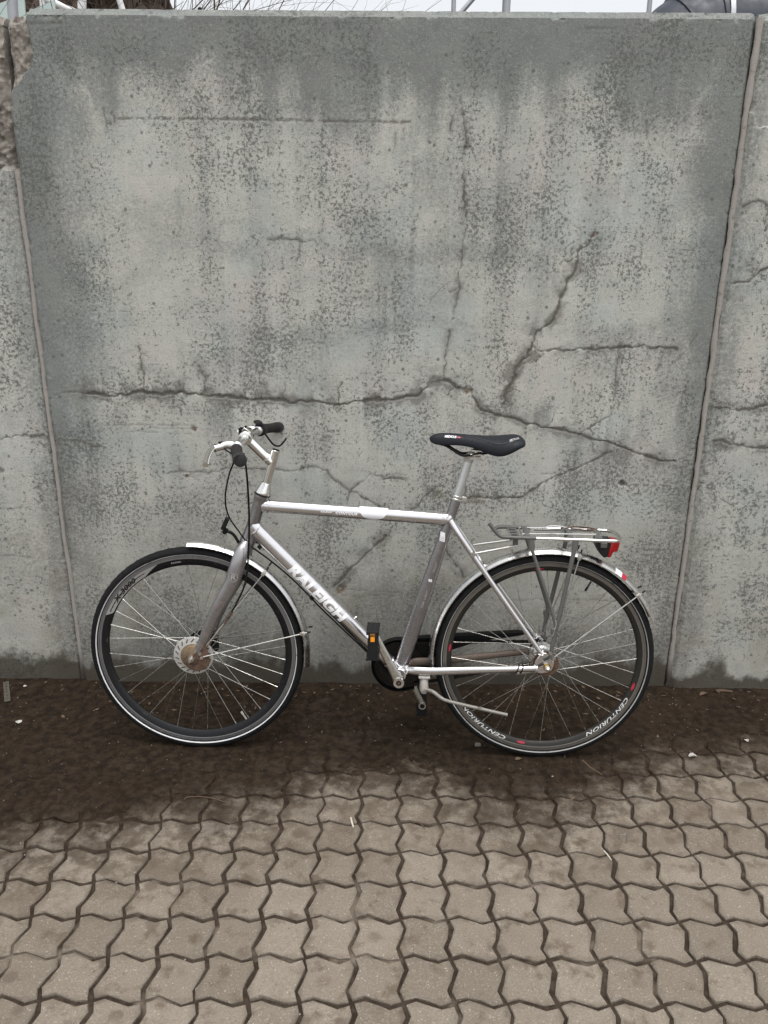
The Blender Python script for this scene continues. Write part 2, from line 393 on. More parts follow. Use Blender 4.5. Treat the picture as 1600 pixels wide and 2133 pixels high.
    V = np.concatenate(ex); Fq = np.concatenate(fx)
    me = bpy.data.meshes.new(name)
    me.vertices.add(len(V)); me.vertices.foreach_set('co', V.astype(np.float32).ravel())
    me.loops.add(Fq.size); me.loops.foreach_set('vertex_index', Fq.astype(np.int32).ravel())
    me.polygons.add(len(Fq)); me.polygons.foreach_set('loop_start', (np.arange(len(Fq)) * 4).astype(np.int32))
    me.polygons.foreach_set('use_smooth', np.ones(len(Fq), bool)); me.update(calc_edges=True); me.validate()
    pad = len(V) - len(x)
    for nme, a in (('cd', np.clip(cd, -.01, .03)), ('crack', crack), ('stain', stain), ('damp', damp), ('rust', rust), ('broken', brk), ('lichen', lich)):
        at = me.attributes.new(nme, 'FLOAT', 'POINT'); at.data.foreach_set('value', np.concatenate([a, np.full(pad, .3 if nme == 'stain' else (.03 if nme == 'cd' else 0))]).astype(np.float32))
    try: me.set_sharp_from_angle(angle=math.radians(38))
    except Exception: pass
    o = link(name, me, MAT['concrete'], None, smooth=False)
    tag(o, label, 'wall', 'concrete wall units'); return o

def make_concrete():
    t = NT('weathered_concrete'); p = t.pos()
    big = t.noise(p, 2.2, 4); mid = t.noise(p, 9, 5, .6)
    streak = t.noise(t.vmul(p, (13, 1, .7)), 1.0, 4, .6)
    fine = t.noise(p, 95, 5, .78); grain = t.noise(p, 300, 2, .6)
    c = t.mix(t.ss(big, .35, .65), (.48, .485, .44), (.50, .485, .435))
    c = t.mix(t.ss(t.noise(p, 3.1, 3), .48, .66, 0, .6), c, (.475, .435, .41)); c = t.mix(t.ss(t.noise(t.vmul(p, (1, 1, 1), (7., 3., 1.)), 3.6, 3), .50, .68, 0, .6), c, (.41, .46, .445))
    c = t.mix(t.ss(mid, .42, .68, 0, .5), c, (.33, .355, .335))
    c = t.mix(t.ss(streak, .5, .72, 0, .40), c, (.29, .30, .285)); c = t.mix(t.ss(streak, .46, .30, 0, .4), c, (.56, .56, .53))
    # lichen tinge: yellow green low down, more where it stays moist
    z = t.xyz(p)[2]
    lz = t.mth('MULTIPLY', t.ss(z, .75, .35), t.ss(t.noise(p, 6, 3), .52, .66, 0, .5))
    c = t.mix(lz, c, (.26, .25, .16))
    c = t.mix(t.mth('MULTIPLY', t.attr('lichen'), .5), c, (.22, .2, .11))
    # grey film at the top and along the joints; grime and painted shade towards the foot
    st = t.attr('stain')
    film = t.ss(t.mth('ADD', st, t.mth('MULTIPLY', t.mth('SUBTRACT', fine, .5), 1.7)), .08, .92)
    filmc = t.mix(t.ss(mid, .4, .66), (.105, .118, .118), (.165, .178, .167))
    filmc = t.mix(t.ss(z, 1.1, .5, 0, .85), filmc, t.mix(t.ss(mid, .4, .66), (.105, .097, .081), (.165, .154, .13)))
    filmc = t.mix(t.ss(fine, .55, .72, 0, .6), filmc, (.27, .28, .265)); filmc = t.mix(t.ss(fine, .46, .32, 0, .6), filmc, (.075, .08, .078))
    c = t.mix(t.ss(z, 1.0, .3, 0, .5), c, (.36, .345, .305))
    c = t.mix(t.mth('MULTIPLY', film, .82), c, filmc)
    # clustered dark pits
    clus = t.mth('ADD', t.mth('MULTIPLY', t.noise(p, 3.4, 4, .65), .75), t.mth('MULTIPLY', streak, .25))
    thr = t.ss(clus, .36, .64, .62, .465)
    pit = t.ss(t.mth('SUBTRACT', t.noise(p, 92, 5, .80), thr), .0, .05)
    vp = t.vmul(p, (1, 1, 1)); pit2 = t.ss(t.mth('ADD', t.voro(p, 34), t.mth('MULTIPLY', t.mth('SUBTRACT', grain, .5), .25)), .24, .13)
    pm = t.ss(t.noise(p, 19, 3, .6), .50, .57)
    pit = t.mth('MAXIMUM', t.mth('MULTIPLY', pit, .85), t.mth('MULTIPLY', t.mth('MULTIPLY', pit2, pm), .8))
    c = t.mix(pit, c, (.10, .105, .095))
    # pale scuffs and lime specks
    c = t.mix(t.ss(t.noise(p, 48, 5, .75), .66, .74, 0, .35), c, (.50, .50, .47))
    c = t.mix(t.ss(grain, .42, .66, 0, .34), c, (.15, .155, .145)); c = t.mix(t.ss(grain, .44, .30, 0, .25), c, (.52, .52, .49))
    c = t.mix(t.mth('MULTIPLY', t.attr('rust'), t.ss(fine, .3, .6)), c, (.13, .085, .06))
    c = t.mix(t.mth('MULTIPLY', t.attr('crack'), .85), c, t.mix(fine, (.075, .070, .060), (.135, .125, .108)))
    core = t.ss(t.mth('ADD', t.attr('cd'), t.mth('MULTIPLY', t.mth('SUBTRACT', fine, .5), .007)), .0022, .0002)
    c = t.mix(t.mth('MULTIPLY', core, .7), c, t.mix(mid, (.055, .05, .042), (.12, .11, .095)))
    agg = t.mix(t.voro(p, 75, 'Color'), (.17, .15, .13), (.36, .33, .29))
    c = t.mix(t.attr('broken'), c, agg)
    dm = t.ss(t.mth('ADD', t.attr('damp'), t.mth('MULTIPLY', t.mth('SUBTRACT', t.noise(p, 30, 4), .5), .8)), .25, .75)
    c = t.mix(t.mth('MULTIPLY', dm, .9), c, t.mix(fine, (.028, .022, .016), (.075, .062, .045)))
    h = t.mth('ADD', fine, t.mth('MULTIPLY', grain, .5))
    return t.out(c, t.ss(mid, .3, .7, .78, .95), 0., t.bump(h, .55, .0025), .3)
MAT['concrete'] = make_concrete()

XL, XR = -1.135, 1.064      # faces of the middle wall unit
def stain_mid(x, z):
    n = fbm(x, z, 3.2, 4, 101) - .5; n2 = fbm(x, z * .12, 17, 3, 107) - .5; n3 = fbm(x, z, 14, 3, 109) - .5
    top = sstep(1.80, 2.12, z + n * .18 + n2 * .24 + n3 * .12)
    lft = 1 - sstep(.02, .36, (x - XL) + n * .20 + n2 * .10 + n3 * .08 + .16 * sstep(1.1, .2, z))
    rgt = 1 - sstep(.0, .32, (XR - x) + n * .20 + n2 * .10 + n3 * .08 + .10 * sstep(1.3, .5, z))
    low = .95 * sstep(.62, -.05, z + n * .5 + n2 * .2)  # darker towards the foot: real grime plus weaker light put into the colour
    drip = .26 * sstep(.02, .30, n2) * sstep(.5, 1.7, z + n) + .35 * sstep(.0, .25, n2) * sstep(1.12, 1.05, z) * sstep(.75, 1.08, z)
    patch = .42 * sstep(.54, .72, fbm(x, z, 2.6, 5, 131)) + .18 * sstep(.05, .0, np.abs(z - 1.56 + n * .1)) + .18 * sstep(.05, .0, np.abs(z - 1.33 + n * .1))
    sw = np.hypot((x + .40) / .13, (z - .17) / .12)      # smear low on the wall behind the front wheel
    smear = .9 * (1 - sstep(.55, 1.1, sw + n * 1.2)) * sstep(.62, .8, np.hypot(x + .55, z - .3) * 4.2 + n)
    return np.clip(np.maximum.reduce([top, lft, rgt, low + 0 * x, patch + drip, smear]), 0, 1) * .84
def no_break(x, z): return np.zeros_like(x), np.zeros_like(x)
def break_mid(x, z):
    e = (x - XL) - (.085 * sstep(1.98, 2.10, z)) + (fbm(x, z, 28, 3, 151) - .5) * .03
    b = (1 - sstep(-.004, .004, e)) * sstep(1.955, 1.975, z + (fbm(x, z, 30, 2, 157) - .5) * .03)
    d = b * (.020 + .030 * fbm(x, z, 40, 4, 161) + .02 * sstep(0, .08, -e))
    return b, d
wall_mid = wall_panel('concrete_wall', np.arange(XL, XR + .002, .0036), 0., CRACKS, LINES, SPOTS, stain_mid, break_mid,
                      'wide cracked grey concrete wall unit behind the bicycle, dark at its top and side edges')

def side_stain(edge, sgn):
    def fn(x, z):
        n = fbm(x, z, 3.5, 4, 201 + edge) - .5; n2 = fbm(x, z * .2, 14, 3, 207) - .5
        d = (x - edge) * sgn
        return np.clip(np.maximum.reduce([.9 * (1 - sstep(.02, .13, d + n * .1 + n2 * .08)), .8 * sstep(1.95, 2.1, z + n * .2), .55 * sstep(.56, .72, fbm(x, z, 2.5, 3, 211))]), 0, 1) * .62
    return fn
def break_left(x, z):
    d = (XL - .012 - x)
    b = (1 - sstep(.05, .058, d + (fbm(x, z, 26, 3, 221) - .5) * .06)) * sstep(1.79, 1.81, z + (fbm(x, z, 30, 2, 227) - .5) * .04)
    b = np.maximum(b, (1 - sstep(.10, .11, d + (fbm(x, z, 26, 3, 231) - .5) * .06)) * sstep(1.97, 2.0, z))
    return b, b * (.008 + .035 * fbm(x, z, 40, 4, 241))
xs = np.concatenate([np.arange(-3.4, -1.7, .03), np.arange(-1.7, XL - .012 + .002, .004)])
wall_left = wall_panel('concrete_wall', xs, .018, [([(-1.322,.945),(-1.238,.958),(-1.164,.963)], .006, .002, .9), ([(-1.9,.9),(-1.6,.93),(-1.322,.945)], .006, .002, .9), ([(-1.6,.506),(-1.388,.505),(-1.284,.504),(-1.146,.504)], .002, .001, .5), ([(-1.4,.69),(-1.2,.685)], .002, .001, .5)], [], [(-1.33,.835,.012,'crack')],
                       side_stain(XL - .012, -1), break_left, 'pale grey concrete wall unit at the left edge with broken top corner', seed=3.)
def break_right(x, z):
    d = x - (XR + .012)
    b = (1 - sstep(.10, .106, d + (fbm(x, z, 22, 3, 251) - .5) * .10)) * sstep(1.93, 1.935, z + (fbm(x, z, 18, 3, 257) - .5) * .12 - .4 * np.maximum(0, .05 - d))
    return b * .12, b * .008
xs = np.concatenate([np.arange(XR + .012, 1.7, .004), np.arange(1.7, 3.4, .03)])
wall_right = wall_panel('concrete_wall', xs, -.016, [([(1.09,1.474),(1.145,1.477),(1.199,1.518),(1.4,1.55)], .009, .005, 1.), ([(1.086,1.081),(1.143,1.074),(1.175,1.069),(1.269,1.083),(1.5,1.09)], .005, .004, .9), ([(1.10,.967),(1.177,.951),(1.293,.935),(1.6,.91)], .008, .004, 1.), ([(1.09,1.70),(1.138,1.715),(1.17,1.699),(1.3,1.72)], .004, .003, .8)],
                        [([(1.2,.46),(1.26,.465),(1.35,.455)], .0025, .6), ([(1.1,1.2),(1.25,1.21),(1.4,1.205)], .0015, .5)], [], side_stain(XR + .012, 1), break_right, 'pale grey concrete wall unit at the right edge with a flaking top corner', seed=8.)

def make_sealant():
    t = NT('joint_sealant'); p = t.pos()
    c = t.mix(t.noise(p, 14, 4), (.27, .245, .22), (.37, .345, .315)); c = t.mix(t.ss(t.noise(p, 60, 4), .58, .7, 0, .6), c, (.16, .13, .11))
    z = t.xyz(p)[2]
    c = t.mix(t.ss(z, .16, .03), c, (.05, .04, .03))
    return t.out(c, .75, 0., t.bump(t.noise(p, 90, 3), .4, .003))
MAT['sealant'] = make_sealant()
for xj, yl, z1, par in ((XL - .006, .014, 1.80, wall_mid), (XR + .006, -.002, ZT - .012, wall_mid)):
    m = MB(); path = []; rad = []
    zz = np.arange(-.02, z1, .012)
    for z in zz:
        wob = (float(fbm(np.array([z]), np.array([xj]), 9, 3, 301)[0]) - .5)
        w2 = (float(fbm(np.array([z]), np.array([xj]), 30, 3, 307)[0]) - .5)
        path.append((xj + wob * .010, yl + .004 + w2 * .004, float(z))); rad.append((.0095 + .006 * w2 + .005 * wob, .008 + .003 * w2))
    m.tube(path, rad, 12, ref=(0, 1, 0)); m.build('joint_sealant', MAT['sealant'], par)

# ------------------------------------------------------------------ ground, pavement, soil
def make_ground_mat():
    t = NT('yard_ground'); p = t.pos()
    c = t.mix(t.noise(p, 1.5, 5), (.15, .135, .115), (.23, .21, .185)); c = t.mix(t.ss(t.noise(p, 60, 3), .5, .7, 0, .5), c, (.10, .09, .08))
    return t.out(c, .9, 0., t.bump(t.noise(p, 40, 4), .4, .01))
MAT['ground'] = make_ground_mat()
g = MB(); g.add([(-900, -900, -.05), (900, -900, -.05), (900, 900, -.05), (-900, 900, -.05)], [(0, 1, 2, 3)])
tag(g.build('ground', MAT['ground'], smooth=False), kind='structure')

YB = [(-2.4,-.95),(-1.5,-.86),(-1.099,-.80),(-.908,-.75),(-.711,-.70),(-.437,-.63),(-.152,-.51),(-.029,-.48),(.155,-.51),(.296,-.61),(.437,-.645),(.595,-.60),(.735,-.50),(.904,-.41),(1.175,-.36),(1.5,-.36),(2.4,-.4)]
def damp_mask(t, p, soft=.12):
    o = t.xyz(p); fc = t.n('ShaderNodeFloatCurve')
    u = t.mth('DIVIDE', t.mth('ADD', o[0], 2.4), 4.8); t.put(fc.inputs['Value'], u)
    cu = fc.mapping.curves[0]
    Q = [((x + 2.4) / 4.8, (y + 1.2) / 1.2) for x, y in YB]
    cu.points[0].location = Q[0]; cu.points[1].location = Q[-1]
    for q in Q[1:-1]: cu.points.new(*q)
    fc.mapping.update()
    yb = t.mth('SUBTRACT', t.mth('MULTIPLY', fc.outputs[0], 1.2), 1.2)
    d = t.mth('SUBTRACT', o[1], yb)
    d = t.mth('ADD', d, t.mth('MULTIPLY', t.mth('SUBTRACT', t.noise(p, 7, 5, .65), .5), .38))
    d = t.mth('ADD', d, t.mth('MULTIPLY', t.mth('SUBTRACT', t.noise(p, 24, 4, .6), .5), .20))
    return t.ss(d, -soft * 1.2, soft * .3), d
def make_paver_mat():
    t = NT('concrete_paver'); p = t.pos(); r = t.rand()
    c = t.mix(r, (.155, .130, .101), (.232, .200, .160))
    c = t.mix(t.ss(t.noise(p, 16, 4), .4, .7, 0, .5), c, (.175, .142, .108))
    sp = t.noise(p, 230, 3, .7); c = t.mix(t.ss(sp, .55, .66, 0, .5), c, (.36, .32, .27)); c = t.mix(t.ss(sp, .45, .33, 0, .6), c, (.10, .08, .06))
    fl = t.ss(t.voro(p, 95), .2, .12, 0, .55); c = t.mix(t.mth('MULTIPLY', fl, t.ss(t.noise(p, 50, 1), .52, .56)), c, (.47, .44, .40))
    bl = t.ss(t.noise(p, 15, 5, .62), .53, .68, 0, .75); c = t.mix(bl, c, (.095, .070, .050))
    bl2 = t.ss(t.mth('ADD', t.voro(p, 13), t.mth('MULTIPLY', t.mth('SUBTRACT', t.noise(p, 60, 3), .5), .22)), .30, .16, 0, .62); c = t.mix(t.mth('MULTIPLY', bl2, t.ss(t.noise(p, 4, 2), .46, .58)), c, (.095, .072, .054))
    oo = t.xyz(t.obj()); e = t.mth('MAXIMUM', t.mth('ABSOLUTE', oo[0]), t.mth('ABSOLUTE', oo[1]))
    e = t.mth('ADD', e, t.mth('MULTIPLY', t.mth('SUBTRACT', t.noise(p, 22, 4, .6), .5), .030))
    c = t.mix(t.mth('MULTIPLY', t.ss(e, .043, .058), .30), c, (.085, .066, .049))
    dm, d = damp_mask(t, p, .20)
    halo = t.ss(d, -.62, .05, 0, .8); c = t.mix(t.mth('MULTIPLY', halo, t.ss(t.noise(p, 12, 5, .7), .42, .56)), c, (.080, .058, .040))
    mud = t.mix(t.ss(t.noise(p, 34, 5, .7), .35, .68), (.0125, .0082, .0052), (.036, .0250, .0160))  # mud on the pavers, its tone also deepened for wall-foot shade
    c = t.mix(t.mth('MULTIPLY', dm, .96), c, mud)
    h = t.mth('ADD', sp, t.mth('MULTIPLY', t.noise(p, 45, 4), 1.2))
    return t.out(c, t.ss(sp, .3, .7, .78, .95), 0., t.bump(h, .75, .0022), t.ss(dm, 0., 1., .35, .12))
MAT['paver'] = make_paver_mat()
def make_soil_mat():
    t = NT('damp_soil'); p = t.pos()
    dm, d = damp_mask(t, p, .16)
    n = t.noise(p, 34, 5, .7); g2 = t.noise(p, 210, 3, .6)
    dark = t.mix(t.ss(n, .35, .68), (.0115, .0075, .0047), (.034, .0235, .0150))  # damp soil colour, deepened to carry the shade at the wall foot
    joint = t.mix(t.ss(n, .35, .68), (.028, .020, .0145), (.062, .047, .035))
    c = t.mix(dm, joint, dark)
    c = t.mix(t.ss(g2, .64, .74, 0, .35), c, (.12, .10, .08))
    dust = t.ss(t.noise(p, 5.5, 4, .6), .55, .68, 0, .75)      # dry sand swept into some of the joints
    c = t.mix(t.mth('MULTIPLY', dust, t.mth('SUBTRACT', 1., dm)), c, (.20, .165, .13))
    c = t.mix(t.ss(t.noise(p, 3.0, 3), .5, .7, 0, .35), c, (.032, .021, .013))
    h = t.mth('ADD', n, t.mth('MULTIPLY', g2, .6))
    return t.out(c, t.ss(n, .3, .7, .85, 1.), 0., t.bump(h, .7, .004), .12)
MAT['soil'] = make_soil_mat()

P_, X0, Y0 = .11519, .0469, -1.3292
m = MB(); m.add([(-3.6, -6, -.03), (3.6, -6, -.03), (3.6, .05, -.03), (-3.6, .05, -.03)], [(0, 1, 2, 3)])
pavement = tag(m.build('pavement', MAT['soil'], smooth=False), kind='structure')
ZIG = [(0, 0), (.26, .085), (.5, 0.0), (.74, -.085)]
def edge_pts():
    """tile cell whose opposite edges are copies of each other"""
    e = []
    for t, a in ZIG: e.append((t, a))
    for t, a in ZIG: e.append((1 - a, t))
    for t, a in reversed(ZIG[1:] + [(1, 0)]): e.append((t, 1 + a))
    for t, a in reversed(ZIG[1:] + [(1, 0)]): e.append((-a, t))
    return e
CELL = edge_pts()
def paver_mesh(i):
    r = np.random.default_rng(50 + i); gap = .0048
    c = np.array(CELL) * P_ - P_ / 2
    def inset(d):
        n = len(c); o = []
        for k in range(n):
            a, b, q = c[k - 1], c[k], c[(k + 1) % n]
            t1 = (b - a) / np.linalg.norm(b - a); t2 = (q - b) / np.linalg.norm(q - b)
            n1 = np.array([-t1[1], t1[0]]); n2 = np.array([-t2[1], t2[0]]); nn = n1 + n2; nn /= np.linalg.norm(nn)
            o.append(b + nn * d / max(.5, nn @ n1))
        return np.array(o)
    low = inset(gap); hi = inset(gap + .0020) + r.normal(0, .0010, (16, 2)); low = low + r.normal(0, .0011, (16, 2))
    v = [(x, y, 0.) for x, y in hi] + [(x, y, -.0026) for x, y in low] + [(x, y, -.022) for x, y in low]
    f = [tuple(range(16))]
    for k in range(16):
        j = (k + 1) % 16; f.append((k, k + 16, j + 16, j)); f.append((k + 16, k + 32, j + 32, j + 16))
    me = bpy.data.meshes.new('paver'); me.from_pydata(v, [], f); me.update(); me.materials.append(MAT['paver'])
    bm = bmesh.new(); bm.from_mesh(me); bmesh.ops.recalc_face_normals(bm, faces=bm.faces); bm.to_mesh(me); bm.free()
    return me
PM = [paver_mesh(i) for i in range(14)]
cand = []
for i in range(-31, 31):
    for j in range(-34, 12):
        cx, cy = X0 + (i + .5) * P_, Y0 + (j + .5) * P_
        if cy > .06 or abs(cx) > 3.5: continue
        d = Vector((cx, cy, 0)) - cam.location; zc = d.dot(cF)
        u = d.dot(cR) / zc if zc > 0 else 9; w = d.dot(cU) / zc if zc > 0 else 9
        vis = zc > 0 and abs(u) < .5 * 1600 / 1672.2 + .03 and abs(w) < .5 * 2133 / 1672.2 + .03
        cand.append((0 if vis else 1, abs(u) if vis else zc, cx, cy))
cand.sort()
rest_v, rest_f = [], []; npav = 0
for vis, _, cx, cy in cand:
    me = PM[int(rng.integers(len(PM)))]; zj = float(rng.normal(0, .0011)); rz = float(rng.normal(0, .012))
    tx, ty = float(rng.normal(0, .008)), float(rng.normal(0, .008)); ox, oy = rng.normal(0, .0009, 2)
    if vis == 0 and npav < 300:
        o = bpy.data.objects.new('paver', me); COL.objects.link(o); o.parent = pavement
        o.location = (cx + ox, cy + oy, zj); o.rotation_euler = (tx, ty, rz); npav += 1
    else:
        n = len(rest_v); ca, sa = math.cos(rz), math.sin(rz)
        for vv in me.vertices:
            x, y, z = vv.co; rest_v.append((cx + x * ca - y * sa, cy + x * sa + y * ca, z + zj + tx * y))
        rest_f += [tuple(k + n for k in q.vertices) for q in me.polygons]
me = bpy.data.meshes.new('outer_pavers'); me.from_pydata(rest_v, [], rest_f); me.update()
tag(link('outer_pavers', me, MAT['paver'], pavement, smooth=False), kind='stuff')

# soil: fills the joints, spreads over the pavers towards the wall
gx = np.arange(-2.3, 2.3, .0065); gy = np.concatenate([np.arange(-3.2, -1.45, .03), np.arange(-1.45, .03, .0065)])
X, Y = np.meshgrid(gx, gy); x = X.ravel(); y = Y.ravel()
yb = np.interp(x, [q[0] for q in YB], [q[1] for q in YB])
dd = y - yb + (fbm(x, y, 5, 4, 401) - .5) * .30
cov = sstep(-.09, .20, dd)
h = -.0062 + (fbm(x, y, 13, 3, 403) - .5) * .005 + (fbm(x, y, 90, 3, 407) - .5) * .003
h = h + cov * (.0090 + .0110 * (fbm(x, y, 11, 4, 411) - .5)) + sstep(-.13, .0, y + (fbm(x, y, 8, 3, 417) - .5) * .1) * .006
h = h + cov * (fbm(x, y, 60, 4, 419) - .5) * .003
n = len(x); ny, nx = X.shape; idx = np.arange(n).reshape(ny, nx)
Fq = np.stack([idx[:-1, :-1], idx[:-1, 1:], idx[1:, 1:], idx[1:, :-1]], -1).reshape(-1, 4)
me = bpy.data.meshes.new('soil'); me.vertices.add(n); me.vertices.foreach_set('co', np.stack([x, y, h], -1).astype(np.float32).ravel())
me.loops.add(Fq.size); me.loops.foreach_set('vertex_index', Fq.astype(np.int32).ravel())
me.polygons.add(len(Fq)); me.polygons.foreach_set('loop_start', (np.arange(len(Fq)) * 4).astype(np.int32)); me.polygons.foreach_set('use_smooth', np.ones(len(Fq), bool)); me.update(calc_edges=True)
tag(link('soil', me, MAT['soil'], smooth=False), 'dark damp soil filling the paver joints and spread along the foot of the wall', 'soil', kind='stuff')
def soil_z(px, py):
    k = int(np.argmin((x - px) ** 2 + (y - py) ** 2)); return float(h[k])

# grit: small pale and dark crumbs lying about
def make_grit():
    t = NT('grit'); p = t.pos(); c = t.mix(t.ss(t.noise(p, 37, 0), .35, .68), (.05, .038, .028), (.30, .27, .23)); return t.out(c, .85)
MAT['grit'] = make_grit()
gv, gf = [], []
for k in range(1000):
    px = float(rng.uniform(-1.6, 1.6)); py = float(-abs(rng.normal(0, .45)) - .01) if rng.random() < .75 else float(rng.uniform(-1.4, -.02))
    if py < -1.5: continue
    r = float(rng.uniform(.0008, .0022)) * (1.9 if rng.random() < .05 else 1)
    ix = min(nx - 1, max(0, int((px + 2.3) / .0065))); iy = int(np.argmin(np.abs(gy - py)))
    zz = max(float(h[iy * nx + ix]), -.002) + r * .4
    n0 = len(gv); a = float(rng.uniform(0, 6.28))
    for q in range(4): gv.append((px + r * math.cos(a + q * 1.57) * rng.uniform(.7, 1.4), py + r * math.sin(a + q * 1.57) * rng.uniform(.7, 1.4), zz))
    gv.append((px, py, zz + r * .8)); gv.append((px, py, zz - r * .8))
    for q in range(4): gf.append((n0 + q, n0 + (q + 1) % 4, n0 + 4)); gf.append((n0 + (q + 1) % 4, n0 + q, n0 + 5))
me = bpy.data.meshes.new('grit'); me.from_pydata(gv, [], gf); me.update()
tag(link('grit', me, MAT['grit'], smooth=False), 'scattered pale and dark crumbs of grit on the pavers and soil', 'grit', kind='stuff')

# ------------------------------------------------------------------ bicycle (local frame: x to the rear, y away from the camera, z up)
bike = empty('bicycle', (.5041, -.4270, .001), (-.0851, 0, -.0334))
tag(bike, 'silver city bicycle leaning with its handlebar against the concrete wall', 'bicycle')
WB = 1.108; RW = .345; HF = (-WB, 0, RW); HR = (0, 0, RW)

# ---- text helper
def text_mesh(body, size, shear=0., bold=0., cuts=None, spacing=1.0, xscale=1.0):
    cu = bpy.data.curves.new('lettering', 'FONT'); cu.body = body; cu.size = size; cu.shear = shear; cu.offset = bold
    cu.align_x = 'CENTER'; cu.align_y = 'CENTER'; cu.space_character = spacing; cu.resolution_u = 3
    ob = bpy.data.objects.new('lettering', cu); COL.objects.link(ob)
    dg = bpy.context.evaluated_depsgraph_get(); me = bpy.data.meshes.new_from_object(ob.evaluated_get(dg))
    bpy.data.objects.remove(ob); bpy.data.curves.remove(cu)
    bm = bmesh.new(); bm.from_mesh(me); bpy.data.meshes.remove(me)
    bmesh.ops.scale(bm, vec=(xscale, 1, 1), verts=bm.verts)
    if cuts:
        lo = min(v.co.y for v in bm.verts); hi = max(v.co.y for v in bm.verts); k = lo + cuts
        while k < hi:
            bmesh.ops.bisect_plane(bm, geom=bm.verts[:] + bm.edges[:] + bm.faces[:], plane_co=(0, k, 0), plane_no=(0, 1, 0)); k += cuts
    return bm
def place_text(bm, fn, name, mat, parent, label=None):
    for v in bm.verts: v.co = fn(v.co.x, v.co.y)
    me = bpy.data.meshes.new(name); bm.to_mesh(me); bm.free()
    o = link(name, me, mat, parent, smooth=False)
    if label: o['label'] = label
    return o
def on_tube(A, B, rad, s0, phi0=0., off=.0005, rev=False):
    """surface of a tube A->B on the side facing the camera; rad(s)->(in plane, lateral) radius"""
    A = Vector(A); B = Vector(B); d = (B - A).normalized(); L = (B - A).length
    u = -d if rev else d; out = Vector((0, -1, 0)); out = (out - d * out.dot(d)).normalized(); up = out.cross(u)
    def fn(x, y):
        s = s0 + (-x if rev else x); rn, rl = rad(s / L); phi = phi0 + y / ((rn + rl) / 2)
        return A + d * s + up * ((rn + off) * math.sin(phi)) + out * ((rl + off) * math.cos(phi))
    return fn
def on_rim(c, r0, th0, ysurf):
    def fn(x, y):
        th = th0 - x / r0; r = r0 + y
        return Vector((c[0] + r * math.cos(th), ysurf(r) - .0005, c[2] + r * math.sin(th)))
    return fn

# ---- wheels
def make_wheel(name, c, front):
    trk = MAT['brake_track'] if front else MAT['reartrack']; deep = MAT['blackrim'] if front else MAT['reardeep']
    prof = [(.3075, -.0105), (.3090, -.0112), (.3130, -.0112), (.3135, -.0098), (.3148, -.0098), (.3152, -.0112), (.3190, -.0112), (.3200, -.0095), (.3150, -.0088), (.3150, .0088), (.3200, .0095), (.3195, .0112), (.3120, .0112), (.3075, .0105)]
    w = MB().revolve(prof, c, seg=120).build(name, trk, bike, angle=25)
    w['label'] = 'front wheel with black deep rim' if front else 'rear wheel with bronze grey rim and hub gear'
    wp = [(.3085, -.0108), (.2990, -.0085), (.2880, -.0048), (.2855, -.0025)] if front else [(.3085, -.0108), (.3010, -.0088), (.2935, -.0055), (.2915, -.0030)]
    m = MB().revolve(wp + [(r, -h_) for r, h_ in reversed(wp)], c, seg=120)
    m.build('rim_well', deep, w)
    # tyre with knobbly shoulders
    tp = [(.3190, -.0095), (.3205, -.0135), (.3245, -.0168), (.3290, -.0176), (.3335, -.0170), (.3375, -.0150), (.3410, -.0118), (.3435, -.0075), (.3450, -.003)]
    tp = tp + [(r, -h) for r, h in reversed(tp)]
    K = 5 if front else 6; nS = 300
    def tread(i, j):
        jj = min(j, 17 - j)
        if jj in (5, 6) : return -.0017 if (i % K) < 2 else .0004
        if jj in (7, 8): return -.0011 if ((i + 2) % K) < 1 else 0
        return 0
    MB().revolve(tp, c, seg=nS, mod=tread).build('tyre', MAT['rubber'], w, angle=30)
    for s in (-1, 1):
        MB().revolve([(.3216, s * .0151), (.3230, s * .0163), (.3246, s * .01745)] if front else [(.3225, s * .0157), (.3240, s * .01695), (.3252, s * .01745)], c, seg=120).build('reflective_stripe', MAT['stripe'] if front else MAT['dirtystripe'], w)
    rf, yf = (.030, .031) if front else (.036, .030)
    for s in (-1, 1):
        for j in range(18):
            th = math.radians(20 * j + (10 if s > 0 else 0) + (4 if front else 1)); fa = th + (1 if j % 2 else -1) * math.radians(58)
            A = Vector((c[0] + rf * math.cos(fa), s * yf + (.002 if j % 4 < 2 else -.002), c[2] + rf * math.sin(fa)))
            rs = .289 if front else .294; Bp = Vector((c[0] + rs * math.cos(th), s * .0015, c[2] + rs * math.sin(th)))
            nip = Bp + (A - Bp).normalized() * .013
            MB().tube([A, nip, nip, Bp], [.0009, .0009, .0016, .0016], 6, ref=(0.2, 1, .1)).build('spoke', MAT['spoke'], w)
    th = math.radians(-58 if front else 63)
    a = Vector((math.cos(th), 0, math.sin(th))); C = Vector(c)
    MB().tube([C + a * .289, C + a * .268, C + a * .267, C + a * .255], [.003, .003, .004, .004], 8).build('valve', MAT['plastic'] if not front else MAT['dust'], w)
    return w
wf = make_wheel('front_wheel', HF, True); wr = make_wheel('rear_wheel', HR, False)
MB().revolve([(.012, -.045), (.012, -.036), (.034, -.0345), (.034, -.0275), (.022, -.026), (.022, .026), (.034, .0275), (.034, .0345), (.012, .036), (.012, .045)], HF, seg=32).build('hub', MAT['alloy'], wf)
